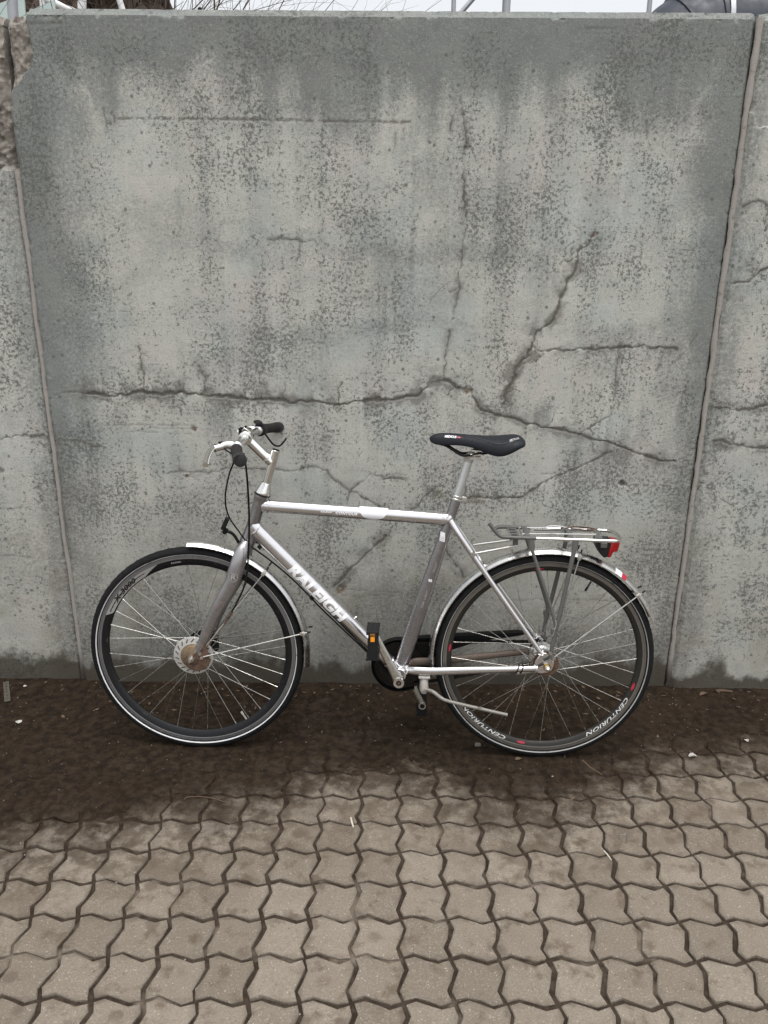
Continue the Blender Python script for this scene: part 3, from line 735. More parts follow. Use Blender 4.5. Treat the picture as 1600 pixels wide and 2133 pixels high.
# roller brake: pale slotted cooling disc, tarnished drum, reaction arm
cd = MB().revolve([(.040, -.0500), (.0625, -.0475), (.0632, -.0465), (.0632, -.0455), (.040, -.0455)], HF, seg=64, closed=True).build('cooling_disc', MAT['disc'], wf)
for k in range(18):
    a = math.radians(20 * k + 7); rr0, rr1 = (.047, .0575); d = Vector((math.cos(a + .14), 0, math.sin(a + .14))); d2 = Vector((math.cos(a - .02), 0, math.sin(a - .02)))
    p0 = Vector(HF) + d * rr0 + Vector((0, -.0497, 0)); p1 = Vector(HF) + d2 * rr1 + Vector((0, -.0489, 0))
    MB().tube([p0, p1], .0016, 6, ref=(0, 1, 0)).build('slot', MAT['blackink'], cd)
MB().revolve([(.0390, -.046), (.0390, -.055), (.0355, -.062), (.024, -.0655), (.012, -.067), (0, -.067)], HF, seg=40).build('brake_drum', MAT['gold'], wf)
m = MB(); m.prism([(-WB + x_, RW + z_) for x_, z_ in [(-.018, -.03), (.010, -.046), (.045, -.036), (.058, -.012), (.050, .02), (.045, .055), (.034, .06), (.024, .03), (.005, .012), (-.012, -.002)]], -.0685, -.060)
m.build('brake_arm', MAT['rust'], wf, bevel=.002)
m = MB(); m.tube([(-WB, -.055, RW), (-WB, -.073, RW)], .011, 6); m.tube([(-WB, -.073, RW), (-WB, -.079, RW), (-WB, -.079, RW), (-WB, -.094, RW)], [.0098, .0095, .0052, .0048], 14)
m.build('axle_nut', MAT['steel'], wf, angle=30)
MB().tube([(-WB, .05, RW), (-WB, .075, RW)], .010, 6).build('axle_nut', MAT['steel'], wf, angle=30)
MB().tube([(-WB - .022, -.066, RW + .008), (-WB - .022, -.071, RW + .008)], .0065, 6).build('bolt', MAT['gold'], wf)
m = MB(); m.revolve([(.0, .062), (.036, .062), (.043, .056), (.044, .040), (.030, .036)], HF, seg=36); m.build('hub_dynamo', MAT['guardblack'], wf)
m = MB(); m.box((-WB + .052, .046, RW + .006), (.012, .018, .046)); m.box((-WB + .050, .040, RW + .026), (.016, .02, .012)); m.box((-WB + .05, .042, RW - .014), (.014, .022, .012))
m.build('dynamo_connector', MAT['plastic'], wf, bevel=.002)

# rear hub
MB().revolve([(.010, -.060), (.020, -.058), (.022, -.046), (.040, -.040), (.0405, -.026), (.030, -.024), (.029, .0), (.031, .024), (.0405, .026), (.0405, .036), (.022, .038), (.022, .045)], HR, seg=40).build('hub', MAT['alloy'], wr)
MB().revolve([(.041, -.046), (.041, -.042), (.028, -.040), (.028, -.046)], HR, seg=36, closed=True).build('hub_brake_plate', MAT['rust'], wr)
sp = MB(); prof = [(.038 if k % 2 else .033) for k in range(36)]
sp.prism([(math.cos(2 * PI * k / 36) * prof[k], RW + math.sin(2 * PI * k / 36) * prof[k]) for k in range(36)], .046, .049)
sp.build('sprocket', MAT['chain'], wr, smooth=False)
m = MB(); m.tube([(0, -.066, RW), (0, -.071, RW)], .0125, 20); m.build('serrated_washer', MAT['brass'], wr)
m = MB(); m.tube([(0, -.071, RW), (0, -.080, RW)], .0095, 6); m.tube([(0, -.080, RW), (0, -.088, RW), (0, -.0915, RW)], [.0075, .007, .003], 16)
m.build('axle_nut', MAT['chrome'], wr, angle=30)

deepy = lambda r: -float(np.interp(r, [.2855, .288, .299, .3085], [.0025, .0048, .0085, .0108]))
deepr = lambda r: -float(np.interp(r, [.2915, .2935, .301, .3085], [.003, .0055, .0088, .0108]))
# silver panel with X-3000 on the front rim
m = MB(); a0, a1 = math.radians(111), math.radians(158); N = 40; v = []; f = []
for i in range(N + 1):
    a = lerp(a0, a1, i / N); taper = min(1, (i / N) / .22) ; tl = min(1, (1 - i / N) / .06)
    for r in (lerp(.3070, .2885, taper * tl), .3076):
        v.append((HF[0] + r * math.cos(a), deepy(r) - .0004, HF[2] + r * math.sin(a)))
for i in range(N): f.append((2 * i, 2 * i + 1, 2 * i + 3, 2 * i + 2))
m.add(v, f).build('rim_panel', MAT['rimpanel'], wf)
place_text(text_mesh('X-3000', .0200, .35, .0008, spacing=1.05, xscale=1.55), on_rim(HF, .2983, math.radians(138), lambda r: deepy(r) - .0009), 'lettering', MAT['blackink'], wf, 'black X-3000 lettering on silver rim panel')
place_text(text_mesh('RALEIGH', .0068, .3, .0002, spacing=1.2), on_rim(HF, .2990, math.radians(100), deepy), 'lettering', MAT['pale'], wf)
for th0 in (232, 318):
    m = MB(); v = []; f = []
    for i in range(31):
        a = math.radians(th0 - 24 + 48 * i / 30)
        for r in (.2930, .3075): v.append((r * math.cos(a), deepr(r) - .0002, RW + r * math.sin(a)))
    for i in range(30): f.append((2 * i, 2 * i + 1, 2 * i + 3, 2 * i + 2))
    m.add(v, f).build('rim_decal', MAT['blackink'], wr)
    place_text(text_mesh('CENTURION', .0142, .3, .0002, spacing=1.06, xscale=2.15), on_rim(HR, .3000, math.radians(th0), lambda r: deepr(r) - .0004), 'lettering', MAT['wornwhite'], wr, 'white CENTURION lettering on rear rim')
for th in (96, 174, 259, 343):
    m = MB(); v = []; f = []
    for i in range(7):
        a = math.radians(th - 2.6 + 5.2 * i / 6); hh = .0036 * math.sin(PI * (i + .6) / 7.2)
        for r in (.2995 - hh, .2995 + hh): v.append((r * math.cos(a), deepr(r) - .0008, RW + r * math.sin(a)))
    for i in range(6): f.append((2 * i, 2 * i + 1, 2 * i + 3, 2 * i + 2))
    m.add(v, f).build('red_mark', MAT['redink'], wr)

# ---- frame
def vec(x_, z_, y_=0.): return Vector((x_, y_, z_))
HT0, HT1 = vec(-.8829, .8614), vec(-.9367, .703); hd = (HT0 - HT1).normalized()
BBc = vec(-.4570, .2878); STt = vec(-.2924, .8556)
frame = MB()
frame.tube([BBc + Vector((0, -.036, 0)), BBc + Vector((0, .036, 0))], .0225, 28)
drop = []
for s in (-1, 1):
    drop.append(MB().prism([(-.038, .362), (-.020, .392), (-.004, .392), (.014, .372), (.022, .352), (.015, .333), (.002, .326), (-.018, .322), (-.036, .328)], s * .064, s * .070))
frame = frame.build('frame', MAT['silver'], bike, bevel=.002)
for d_ in drop: d_.build('dropout', MAT['silver'], frame, bevel=.002)
def fr_tube(name, A, B, ra, n=10, mat='silver', seg=20, pts=None):
    path = pts or [lerp3(A, B, i / n) for i in range(n + 1)]; k = len(path)
    rr = [ra(i / (k - 1)) for i in range(k)]
    return MB().tube(path, rr, seg).build(name, MAT[mat], frame, angle=60)
def pl(*kv):
    xs_ = [k for k, _ in kv]
    def fn(t):
        return (float(np.interp(t, xs_, [v[0] for _, v in kv])), float(np.interp(t, xs_, [v[1] for _, v in kv])))
    return fn
r_ht = pl((0, (.0235, .0235)), (.07, (.0235, .0235)), (.11, (.0205, .0205)), (.35, (.0190, .019)), (.65, (.0190, .019)), (.88, (.0215, .0215)), (.92, (.0240, .024)), (1, (.0235, .0235)))
fr_tube('head_tube', HT0, HT1, r_ht, 26, 'lilac', 28)
TTa, TTb = vec(-.885, .8262), vec(-.3115, .7938); r_tt = pl((0, (.0195, .0185)), (1, (.0200, .0185)))
fr_tube('top_tube', TTa, TTb, r_tt, 6, 'silver', 28)
DTa, DTb = vec(-.9195, .7620), vec(-.4620, .2915); r_dt = pl((0, (.0265, .0215)), (.45, (.0250, .021)), (.75, (.0212, .0195)), (1, (.0175, .021)))
fr_tube('down_tube', DTa, DTb, r_dt, 14, 'silver', 28)
r_st = pl((0, (.0155, .0155)), (.12, (.0158, .0158)), (.28, (.0185, .0165)), (.5, (.0225, .0165)), (.75, (.0240, .0165)), (1, (.0215, .0175)))
fr_tube('seat_tube', STt, BBc, r_st, 20, 'lilac', 28)
for s in (-1, 1):
    fr_tube('chain_stay', None, None, pl((0, (.0105, .009)), (.18, (.0145, .0085)), (.45, (.0135, .008)), (.8, (.0105, .0075)), (1, (.0100, .0075))), mat='silver' if s < 0 else 'dirtystay', seg=16,
            pts=spline([(-.445, s * .020, .3010), (-.40, s * .034, .3050), (-.34, s * .038, .3070), (-.22, s * .048, .3190), (-.12, s * .058, .3290), (-.028, s * .067, .3385)], 5))
    fr_tube('seat_stay', None, None, pl((0, (.0100, .0085)), (.3, (.0095, .008)), (1, (.0075, .007))), mat='silver', seg=16,
            pts=spline([(-.3105, s * .017, .796), (-.270, s * .034, .737), (-.16, s * .050, .582), (-.016, s * .066, .384)], 6))
def weld(c, axis, r, tr=.0028):
    m = MB(); ax = Vector(axis).normalized(); N = 40
    e1 = Vector((0, 1, 0)); e1 = (e1 - ax * e1.dot(ax)).normalized(); e2 = ax.cross(e1); path = []; rad = []
    for k in range(N + 1):
        a = 2 * PI * k / N; path.append(Vector(c) + e1 * (r[1] * math.cos(a)) + e2 * (r[0] * math.sin(a)) + ax * (.004 * math.cos(2 * a))); rad.append(tr * (1.15 if k % 2 else .8))
    m.tube(path, rad, 8, caps=False, ref=ax); m.build('weld_bead', MAT['silver'], frame)
weld(lerp3(TTa, TTb, .036), TTb - TTa, (.0205, .0195)); weld(lerp3(TTa, TTb, .962), TTb - TTa, (.0205, .0190))
weld(lerp3(DTa, DTb, .026), DTb - DTa, (.0255, .0215)); weld(lerp3(DTa, DTb, .945), DTb - DTa, (.0185, .0215)); weld(lerp3(STt, BBc, .955), BBc - STt, (.022, .018))
for s in (-1, 1):
    weld((-.432, s * .026, .3025), (1, s * .3, .1), (.0125, .0105)); weld((-.034, s * .066, .338), (1, s * .1, .05), (.0108, .0085), .002)
    weld((-.0195, s * .066, .389), (.6, s * .05, -.8), (.0085, .008), .002); MB().revolve([(.0, -.012), (.007, -.010), (.0102, -.003), (.0102, .004)], (-.3125, s * .0165, .799), axis=(-.55, 0, -.8), seg=14).build('stay_cap', MAT['silver'], frame)
# small fittings on the frame
for q in (.665, .765):
    p = lerp3(DTa, DTb, q); nrm = (DTb - DTa).normalized().cross(Vector((0, 1, 0))); nrm = nrm if nrm.z > 0 else -nrm
    MB().tube([p + nrm * .020, p + nrm * .0275, p + nrm * .030], [.0045, .0042, .002], 10).build('bottle_bolt', MAT['chrome'], frame)
for q in (.10, .45):
    p = lerp3(DTa, DTb, q); nrm = (DTb - DTa).normalized().cross(Vector((0, 1, 0))); nrm = nrm if nrm.z < 0 else -nrm
    MB().box(p + nrm * .031, (.013, .012, .011), Matrix.Rotation(math.radians(45), 3, 'Y')).build('cable_clip', MAT['plastic'], frame, bevel=.002)
# dropout slots
for zz, xx in ((.374, -.004), (.354, -.020)):
    MB().tube([(xx - .008, -.0702, zz - .004), (xx + .008, -.0702, zz + .004)], [.0045, .0045], 10).build('dropout_slot', MAT['blackink'], frame)
# lettering on the tubes
LD = (DTb - DTa).length
place_text(text_mesh('RALEIGH', .0480, .12, .0024, cuts=.003, spacing=1.04, xscale=1.20), on_tube(DTa, DTb, r_dt, .445 * LD, -.14), 'lettering', MAT['white'], frame, 'large white RALEIGH lettering on the down tube')
LT = (TTb - TTa).length
place_text(text_mesh('CONTOUR', .0098, .25, .0004, cuts=.003, spacing=1.12, xscale=1.25), on_tube(TTa, TTb, r_tt, .2605, -.10), 'lettering', MAT['white'], frame, 'small white CONTOUR lettering on the top tube')
place_text(text_mesh('RALEIGH', .0062, .25, .0002, cuts=.003, spacing=1.15, xscale=1.2), on_tube(TTa, TTb, r_tt, .1985, -.06), 'lettering', MAT['white'], frame)
LS = (STt - BBc).length
st_up = lambda t: r_st(1 - t)
for body, size, s_, ph, mt in (('7005 LIGHT', .0072, .262, -.12, 'pale'), ('ALLOY', .0072, .372, -.12, 'pale')):
    place_text(text_mesh(body, size, 0, .0001, spacing=1.65), on_tube(BBc, STt, st_up, s_, ph), 'lettering', MAT[mt], frame)
def upright_tube(A, B, rad, s0, y0):
    A = Vector(A); B = Vector(B); d = (B - A).normalized(); L = (B - A).length
    def fn(x_, y_):
        s = s0 + y_; rn, rl = rad(s / L); phi = (x_ + y0 - y_ * .28) / rn; n_ = Vector((d.z, 0, -d.x))
        return A + d * s + n_ * (rn + .0005) * math.sin(phi) + Vector((0, -(rl + .0006) * math.cos(phi), 0))
    return fn
place_text(text_mesh('60', .0115, 0, .0005, cuts=.003), upright_tube(BBc, STt, st_up, .326, .001), 'lettering', MAT['white'], frame, 'white 60 on the seat tube')
def patch(fn, nu, nv, name, mat, keep=lambda u, v: True, label=None):
    v = [fn(i / nu, j / nv) for j in range(nv + 1) for i in range(nu + 1)]; f = []
    for j in range(nv):
        for i in range(nu):
            if keep((i + .5) / nu, (j + .5) / nv): a = j * (nu + 1) + i; f.append((a, a + 1, a + nu + 2, a + nu + 1))
    o = MB().add(v, f).build(name, mat, frame)
    if label: o['label'] = label
def half_disc(u, v):
    # half disc hanging from the crown of the top tube towards the camera
    xx = -.0435 + .087 * u; dep_ = math.sqrt(max(0, 1 - (xx / .0440) ** 2)) * .037; yy = .012 - (dep_ + .010) * v
    return on_tube(TTa, TTb, r_tt, .3425, .95)(xx, yy)
patch(half_disc, 28, 12, 'white_sticker', MAT['sticker'], label='white half-round sticker wrapped over the top tube')
tl = upright_tube(BBc, STt, st_up, .470, 0)
patch(lambda u, v: tl(-.0145 + .017 * u, -.013 + .028 * v), 6, 8, 'barcode_label', MAT['sticker'], label='small white barcode label on the seat tube')
for k, (a_, w_) in enumerate(((-.010, .0016), (-.0065, .001), (-.0035, .0022), (.002, .0008))):
    patch(lambda u, v, a_=a_, w_=w_: tl(-.0125 + .012 * u, a_ + w_ * v) + Vector((0, -.0003, 0)), 4, 1, 'barcode_line', MAT['pale'])

# ---- fork
fk = MB()
crown = HT1 - hd * .006
fk.tube([crown + hd * .004, crown - hd * .010, crown - hd * .026], [(.0235, .0235), (.0245, .030), (.0215, .030)], 24)
for s in (-1, 1):
    path = spline([(-.9375, s * .020, .7080), (-.9440, s * .040, .690), (-.9560, s * .052, .650), (-.9735, s * .056, .595), (-1.0000, s * .058, .545), (-1.0285, s * .058, .4950), (-1.0560, s * .058, .435), (-1.0820, s * .058, .375), (-1.0965, s * .058, .355)], 4)
    r_fk = pl((0, (.0170, .018)), (.12, (.0215, .0165)), (.3, (.0245, .0150)), (.5, (.0225, .0135)), (.75, (.0175, .012)), (1, (.0130, .010)))
    fk.tube(path, [r_fk(i / (len(path) - 1)) for i in range(len(path))], 20)
    fk.prism([(-1.112, .338), (-1.106, .335), (-1.085, .352), (-1.080, .385), (-1.100, .380), (-1.116, .352)], s * .055, s * .061)
fork = fk.build('fork', MAT['fork'], bike, angle=50)
# R badge: ring and letter
fa, fb = Vector((-.9560, 0, .650)), Vector((-.9800, 0, .580)); fd = (fb - fa).normalized()
ctr = Vector((-.9675, -.0712, .616)); ux = Vector((math.cos(.12), 0, math.sin(-.05))); uz = Vector((.05, 0, 1)).normalized()
def badge(x_, y_): return ctr + ux * x_ + uz * y_ + Vector((0, .010 * (x_ / .0225) ** 2 * .9 - .0002, 0))
ring = MB(); v = []; f = []
for k in range(41):
    a = 2 * PI * k / 40
    for r in (.0138, .0150): v.append(badge(r * math.cos(a), r * math.sin(a)))
for k in range(40): f.append((2 * k, 2 * k + 1, 2 * k + 3, 2 * k + 2))
ring.add(v, f).build('badge_ring', MAT['pale'], fork)
place_text(text_mesh('R', .026, .15, .0000, cuts=.004), badge, 'lettering', MAT['pale'], fork, 'pale R badge on the fork blade')

# ---- headset, stem, handlebar
sd_ = hd; q0 = vec(-.8829, .8614)
hs_ = MB().revolve([(.0245, .0), (.0248, .004), (.0235, .008), (.0165, .030), (.0150, .034), (.0140, .036), (.0118, .036)], q0 + hd * .003, axis=hd, seg=32).build('headset_cone', MAT['chrome'], bike)
MB().revolve([(.0238, -.002), (.0250, 0), (.0250, .003), (.0238, .005)], q0, axis=hd, seg=32).build('headset_ring', MAT['plastic'], hs_)
ST0, ST1 = vec(-.8690, .8960), vec(-.8385, .9985)
stem = MB().tube([ST0, ST1], [.0122, .0128], 28)
SJ, SC = vec(-.8520, .9600), vec(-.9275, 1.0350)
stem.tube([SJ, lerp3(SJ, SC, .5), SC], [(.0150, .0145), (.0155, .0148), (.0158, .0155)], 24)
stem.revolve([(.0130, -.021), (.0195, -.020), (.0205, -.018), (.0205, .018), (.0195, .020), (.0130, .021)], SC, seg=32)
stem.box(SC + Vector((.004, 0, .020)), (.026, .030, .014), Matrix.Rotation(math.radians(35), 3, 'Y'))
stem = stem.build('stem', MAT['chrome'], bike, bevel=.001)
m = MB(); m.tube([ST1, ST1 + (ST1 - ST0).normalized() * .002], [.0112, .0105], 24); m.build('stem_cap', MAT['guardblack'], stem)
wl = MB(); ax = (SC - SJ).normalized(); e2 = ax.cross(Vector((0, 1, 0)))
path = [SJ + ax * (.014 + .010 * abs(math.sin(2 * PI * k / 30))) + Vector((0, 1, 0)) * (.0150 * math.cos(2 * PI * k / 30)) + e2 * (.0155 * math.sin(2 * PI * k / 30)) for k in range(31)]
wl.tube(path, [.002 if k % 2 else .0013 for k in range(31)], 6, caps=False); wl.build('weld_bead', MAT['chrome'], stem)
m = MB(); m.tube([SC + Vector((-.02, -.008, .018)), SC + Vector((.004, -.008, .036))], .003, 8); m.tube([SC + Vector((-.023, .010, .012)), SC + Vector((-.004, .010, .030))], .003, 8); m.build('clamp_bolt', MAT['guardblack'], stem)
def barp(y_):
    a = abs(y_); xx = float(np.interp(a, [0, .07, .13, .20, .26, .315], [-.9275, -.9275, -.9255, -.9140, -.8975, -.8790])); zz = float(np.interp(a, [0, .1, .2, .315], [1.035, 1.0355, 1.0325, 1.023]))
    return Vector((xx, y_, zz))
bar = MB().tube([barp(v_) for v_ in np.linspace(-.305, .305, 45)], .0112, 16, ref=(0, 0, 1)).build('handlebar', MAT['alloy'], bike)
MB().tube([barp(v_) for v_ in np.linspace(-.055, .055, 9)], .0128, 16, ref=(0, 0, 1)).build('bar_sleeve', MAT['chrome'], bar)
for s in (-1, 1):
    ys = np.linspace(.195, .318, 16); rr = [.0158, .0168, .0165, .0160, .0158, .0157, .0157, .0157, .0158, .0160, .0163, .0166, .0166, .0166, .0166, .0164]
    MB().tube([barp(s * v_) for v_ in ys], rr, 20, ref=(0, 0, 1)).build('grip', MAT['grip'], bar)
    ye = [.291, .293, .306, .314, .3185, .3195]; MB().tube([barp(s * v_) for v_ in ye], [.0170, .0180, .0183, .0178, .0150, .0090], 20, ref=(0, 0, 1)).build('grip_end', MAT['gripdark'], bar)
    MB().tube([barp(s * v_) for v_ in (.148, .150, .163, .165)], [.0125, .0150, .0150, .0125], 18, ref=(0, 0, 1)).build('lever_clamp', MAT['alloy'], bar)
    # brake lever: body and curved blade in front of the grip
    b0 = barp(s * .155)
    lv = MB(); lv.tube(spline([b0 + Vector((-.010, 0, .002)), b0 + Vector((-.030, 0, .003)), (-.9650, s * .160, 1.0325), (-.982, s * .166, 1.029)], 3), [(.0095, .013)] * 3 + [(.0085, .012)] * 3 + [(.0080, .010)] * 4, 12, ref=(0, 0, 1))
    lv = lv.build('brake_lever', MAT['alloy'], bar)
    MB().tube(spline([(-.982, s * .158, 1.031), (-.990, s * .178, 1.0265), (-.990, s * .210, 1.020), (-.985, s * .250, 1.013), (-.979, s * .282, 1.008), (-.976, s * .296, 1.006)], 4), [(.0085, .0050)] * 14 + [(.0088, .0050)] * 4 + [(.0095, .0060)] * 3, 12, ref=(0, 0, 1)).build('lever_blade', MAT['chrome'], lv)
    MB().tube([(-.982, s * .160, 1.040), (-.982, s * .160, 1.018)], .0036, 8).build('pivot_bolt', MAT['guardblack'], lv)
    m = MB(); m.tube([b0 + Vector((-.020, -s * .012, .008)), b0 + Vector((-.055, -s * .010, .009))], [.004, .0028], 8); m.build('cable_adjuster', MAT['guardblack'], lv)
# twist shifter and bell ring on the far side
MB().tube([barp(v_) for v_ in (.168, .170, .190, .194)], [.0150, .0205, .0205, .0165], 24, ref=(0, 0, 1)).build('twist_shifter', MAT['plastic'], bar)
b0 = barp(.135)
MB().revolve([(.0, .009), (.008, .008), (.0135, .005), (.0150, .0), (.0135, 0.)], b0 + Vector((.004, .02, .0235)), axis=(.25, -.15, 1), seg=28).build('bell_dome', MAT['plastic'], bar)
MB().tube([b0 + Vector((0, .02, .008)), b0 + Vector((.003, .02, .024))], .006, 10).build('bell_stem', MAT['plastic'], bar)

# ---- cables
def cable(pts, r=.0024, mat='guardblack'): return MB().tube(spline(pts, 8), r, 8, ref=(.3, 1, .2)).build('cable', MAT[mat], bike)
cable([(-.955, -.165, 1.028), (-.925, -.180, 1.005), (-.944, -.170, .955), (-.962, -.150, .885), (-.964, -.110, .820), (-.948, -.050, .755), (-.930, -.026, .715)], .0023)
cable([(-.895, -.195, 1.022), (-.889, -.200, .985), (-.889, -.185, .930), (-.899, -.130, .850), (-.910, -.086, .760), (-.917, -.076, .690), (-.921, -.076, .640), (-.934, -.080, .585), (-.955, -.082, .540), (-.977, -.078, .500)], .0029)
cable([(-.905, .185, 1.020), (-.880, .190, .985), (-.862, .200, .978), (-.848, .205, .990), (-.839, .208, 1.003)], .0030)
cable([(-.932, .0, .700), (-.911, -.004, .687), (-.860, -.008, .650), (-.800, -.008, .598), (-.737, -.008, .533), (-.700, -.008, .492), (-.56, -.006, .352), (-.49, -.006, .278)], .0026)
cable([(-.925, .012, .705), (-.90, .012, .700), (-.86, .012, .666), (-.80, .010, .603), (-.72, .010, .517), (-.56, .008, .352), (-.48, .008, .268)], .0023)
MB().tube(spline([(-.977, -.078, .500), (-.995, -.076, .470), (-1.020, -.072, .430), (-1.050, -.068, .395), (-1.064, -.066, .372)], 5), .0011, 6).build('brake_wire', MAT['gold'], bike)
MB().tube([(-.972, -.078, .508), (-.985, -.077, .486), (-.985, -.077, .486), (-.998, -.076, .466)], [.004, .004, .003, .003], 8).build('cable_end_clip', MAT['rust'], bike)
# lamp bracket left without its lamp
m = MB(); m.tube(spline([(-.935, -.004, .690), (-.958, -.006, .706), (-.972, -.008, .730), (-.985, -.010, .742), (-1.000, -.010, .744)], 5), [(.0045, .007)] * 21, 10)
m.tube([(-1.000, -.018, .744), (-1.000, .002, .744)], .0075, 14)
lb = m.build('lamp_bracket', MAT['guardblack'], bike)
m = MB(); m.box((-.9995, -.010, .769), (.010, .018, .040), Matrix.Rotation(math.radians(25), 3, 'Y')); 
for k in range(5): m.box((-1.0045 + .0036 * k * .93, -.010, .7565 + .0072 * k), (.013, .0215, .003), Matrix.Rotation(math.radians(25), 3, 'Y'))
m.build('clamp_block', MAT['plastic'], lb)

# ---- mudguards
def mudguard(name, c, a0, a1, R=.3655, hw=.0265, sag=.0140, cut0=0., cut1=0.):
    N = 90; prof = np.linspace(-1, 1, 13); v = []; f = []; M = 26
    for i in range(N + 1):
        for sgn in (0, 1):
            for q in (prof if sgn == 0 else prof[::-1]):
                a = math.radians(lerp(a0, a1, i / N))
                if i == 0: a += math.radians(cut0) * q * q
                if i == N: a -= math.radians(cut1) * q * q
                r = R - sag * abs(q) ** 2.2 - (0.0016 if sgn else 0) + (.0012 if abs(q) > .9 and not sgn else 0)
                v.append((c[0] + r * math.cos(a), q * hw * (1 if not sgn else .95), c[2] + r * math.sin(a)))
    for i in range(N):
        for j in range(M): j2 = (j + 1) % M; f.append((i * M + j, i * M + j2, (i + 1) * M + j2, (i + 1) * M + j))
    f.append(tuple(range(M))); f.append(tuple(N * M + j for j in reversed(range(M))))
    return MB().add(v, f).build(name, MAT['alloy'], bike, angle=50)
mgf = mudguard('mudguard', HF, -8, 93, cut0=2., cut1=4.); mgf['label'] = 'short aluminium front mudguard'
mgr = mudguard('mudguard', HR, 21, 190, cut0=3.); mgr['label'] = 'long aluminium rear mudguard with white reflective tape'
def stay(mg, A, B, c):
    """wire stay from the hub to a clip at the mudguard's edge, both sides"""
    for s in (-1, 1):
        a = Vector((A[0], s * A[1], A[2])); b = Vector((B[0], s * .0255, B[2])); d = (b - a).normalized()
        MB().tube([a, b + d * .014], .0021, 8, ref=(.1, 1, .3)).build('stay_wire', MAT['spoke'], mg)
        nrm = Vector((B[0] - c[0], 0, B[2] - c[2])).normalized(); tg = Vector((-nrm.z, 0, nrm.x))
        R_ = Matrix((tg, Vector((0, 1, 0)), nrm)).transposed()
        MB().box(b - nrm * .002, (.011, .008, .016), R_).build('stay_clip', MAT['dust'], mg, bevel=.002)
        MB().tube([b - nrm * .004 + Vector((0, s * .004, 0)), b - nrm * .004 + Vector((0, s * .0075, 0))], .0042, 6).build('clip_bolt', MAT['steel'], mg)
        MB().tube([b + d * .012, b + d * .024], .0028, 8).build('stay_end_cap', MAT['plastic'], mg)
        MB().tube([a + Vector((0, s * -.004, 0)), a + Vector((0, s * .007, 0))], .0055, 12).build('stay_bolt', MAT['steel'], mg)
def onarc(c, deg, r=.3545): return (c[0] + r * math.cos(math.radians(deg)), 0, c[2] + r * math.sin(math.radians(deg)))
stay(mgf, (-1.074, .072, .3510), onarc(HF, 12), HF); stay(mgf, (-1.080, .066, .3620), onarc(HF, 50), HF)
stay(mgr, (.0170, .078, .3810), onarc(HR, 39.5), HR); stay(mgr, (.0060, .076, .3960), onarc(HR, 76), HR)
# white / red tape on the rear mudguard
def tape(a0, a1, mat, q0=-.95, q1=.6):
    v = []; f = []; n1, n2 = 6, 10
    for i in range(n1 + 1):
        a = math.radians(lerp(a0, a1, i / n1))
        for j in range(n2 + 1):
            q = lerp(q0, q1, j / n2); r = .3655 - .0140 * abs(q) ** 2.2 + .0009 + (.0012 if abs(q) > .9 else 0)
            v.append((r * math.cos(a), q * .0266, RW + r * math.sin(a)))
    for i in range(n1):
        for j in range(n2): k = i * (n2 + 1) + j; f.append((k, k + 1, k + n2 + 2, k + n2 + 1))
    MB().add(v, f).build('tape', MAT[mat], mgr)
tape(52.5, 56.5, 'sticker'); tape(49.6, 52.4, 'redink'); 

# ---- seat post and saddle
SPt = vec(-.2595, .9760); post = MB().tube([STt - (SPt - STt).normalized() * .02, STt, SPt], .0134, 24).build('seat_post', MAT['post'], bike)
cl = (SPt - STt).normalized()
m = MB()
for k in (.002, .011): m.revolve([(.0150, -.0035), (.0178, -.003), (.0178, .003), (.0150, .0035)], STt + cl * k, axis=cl, seg=28)
m.box(STt + cl * .006 + Vector((.022, 0, -.003)), (.014, .016, .014), Matrix.Rotation(math.radians(15), 3, 'Y')); m.build('seat_clamp', MAT['chrome'], post, bevel=.001)
m = MB(); m.tube(spline([SPt - cl * .004, SPt + cl * .010, SPt + cl * .018 + Vector((.008, 0, 0)), SPt + Vector((.020, 0, .016))], 3), [(.0142, .0142)] * 3 + [(.0145, .016)] * 3 + [(.012, .018)] * 4, 20)
m.box(SPt + Vector((.018, 0, .010)), (.034, .036, .010)); m.build('post_head', MAT['dust'], post, bevel=.003)
m = MB(); m.box(SPt + Vector((.020, 0, .0215)), (.036, .050, .0055)); m.box(SPt + Vector((.022, 0, .0330)), (.032, .050, .0055)); m.tube([SPt + Vector((.020, -.012, .004)), SPt + Vector((.020, -.012, .036))], .004, 8)
m.build('saddle_clamp', MAT['chrome'], post, bevel=.0015)
ST = [(-.3785, 1.044, 1.036, .005), (-.370, 1.0515, 1.026, .014), (-.352, 1.0575, 1.0215, .0205), (-.325, 1.0585, 1.0215, .0235), (-.29, 1.0560, 1.0235, .0265), (-.255, 1.0530, 1.0190, .033), (-.225, 1.0515, 1.0080, .043),
      (-.195, 1.0505, .9960, .055), (-.168, 1.0515, .9930, .066), (-.142, 1.0535, 1.0050, .0725), (-.120, 1.0545, 1.0190, .0725), (-.104, 1.0500, 1.0270, .063), (-.0965, 1.0430, 1.0310, .052)]
v = []; f = []
for (x_, zt, zb, w) in ST:
    d = zt - zb
    for yq, zq in ((-.80, zb + .02 * d), (-.97, zb + .10 * d), (-1.0, zb + .42 * d), (-.90, zb + .74 * d), (-.66, zt - .07 * d), (-.30, zt), (0, zt - .03 * d), (.30, zt), (.66, zt - .07 * d), (.90, zb + .74 * d), (1.0, zb + .42 * d), (.97, zb + .10 * d), (.80, zb + .02 * d), (.4, zb + .25 * d), (-.4, zb + .25 * d)):
        v.append((x_, yq * w, zq))
M = 15
for i in range(len(ST) - 1):
    for j in range(M): j2 = (j + 1) % M; f.append((i * M + j, i * M + j2, (i + 1) * M + j2, (i + 1) * M + j))
f.append(tuple(range(M))); f.append(tuple((len(ST) - 1) * M + j for j in range(M)))
saddle = MB().add(v, f).build('saddle', MAT['saddle'], bike, subd=2)
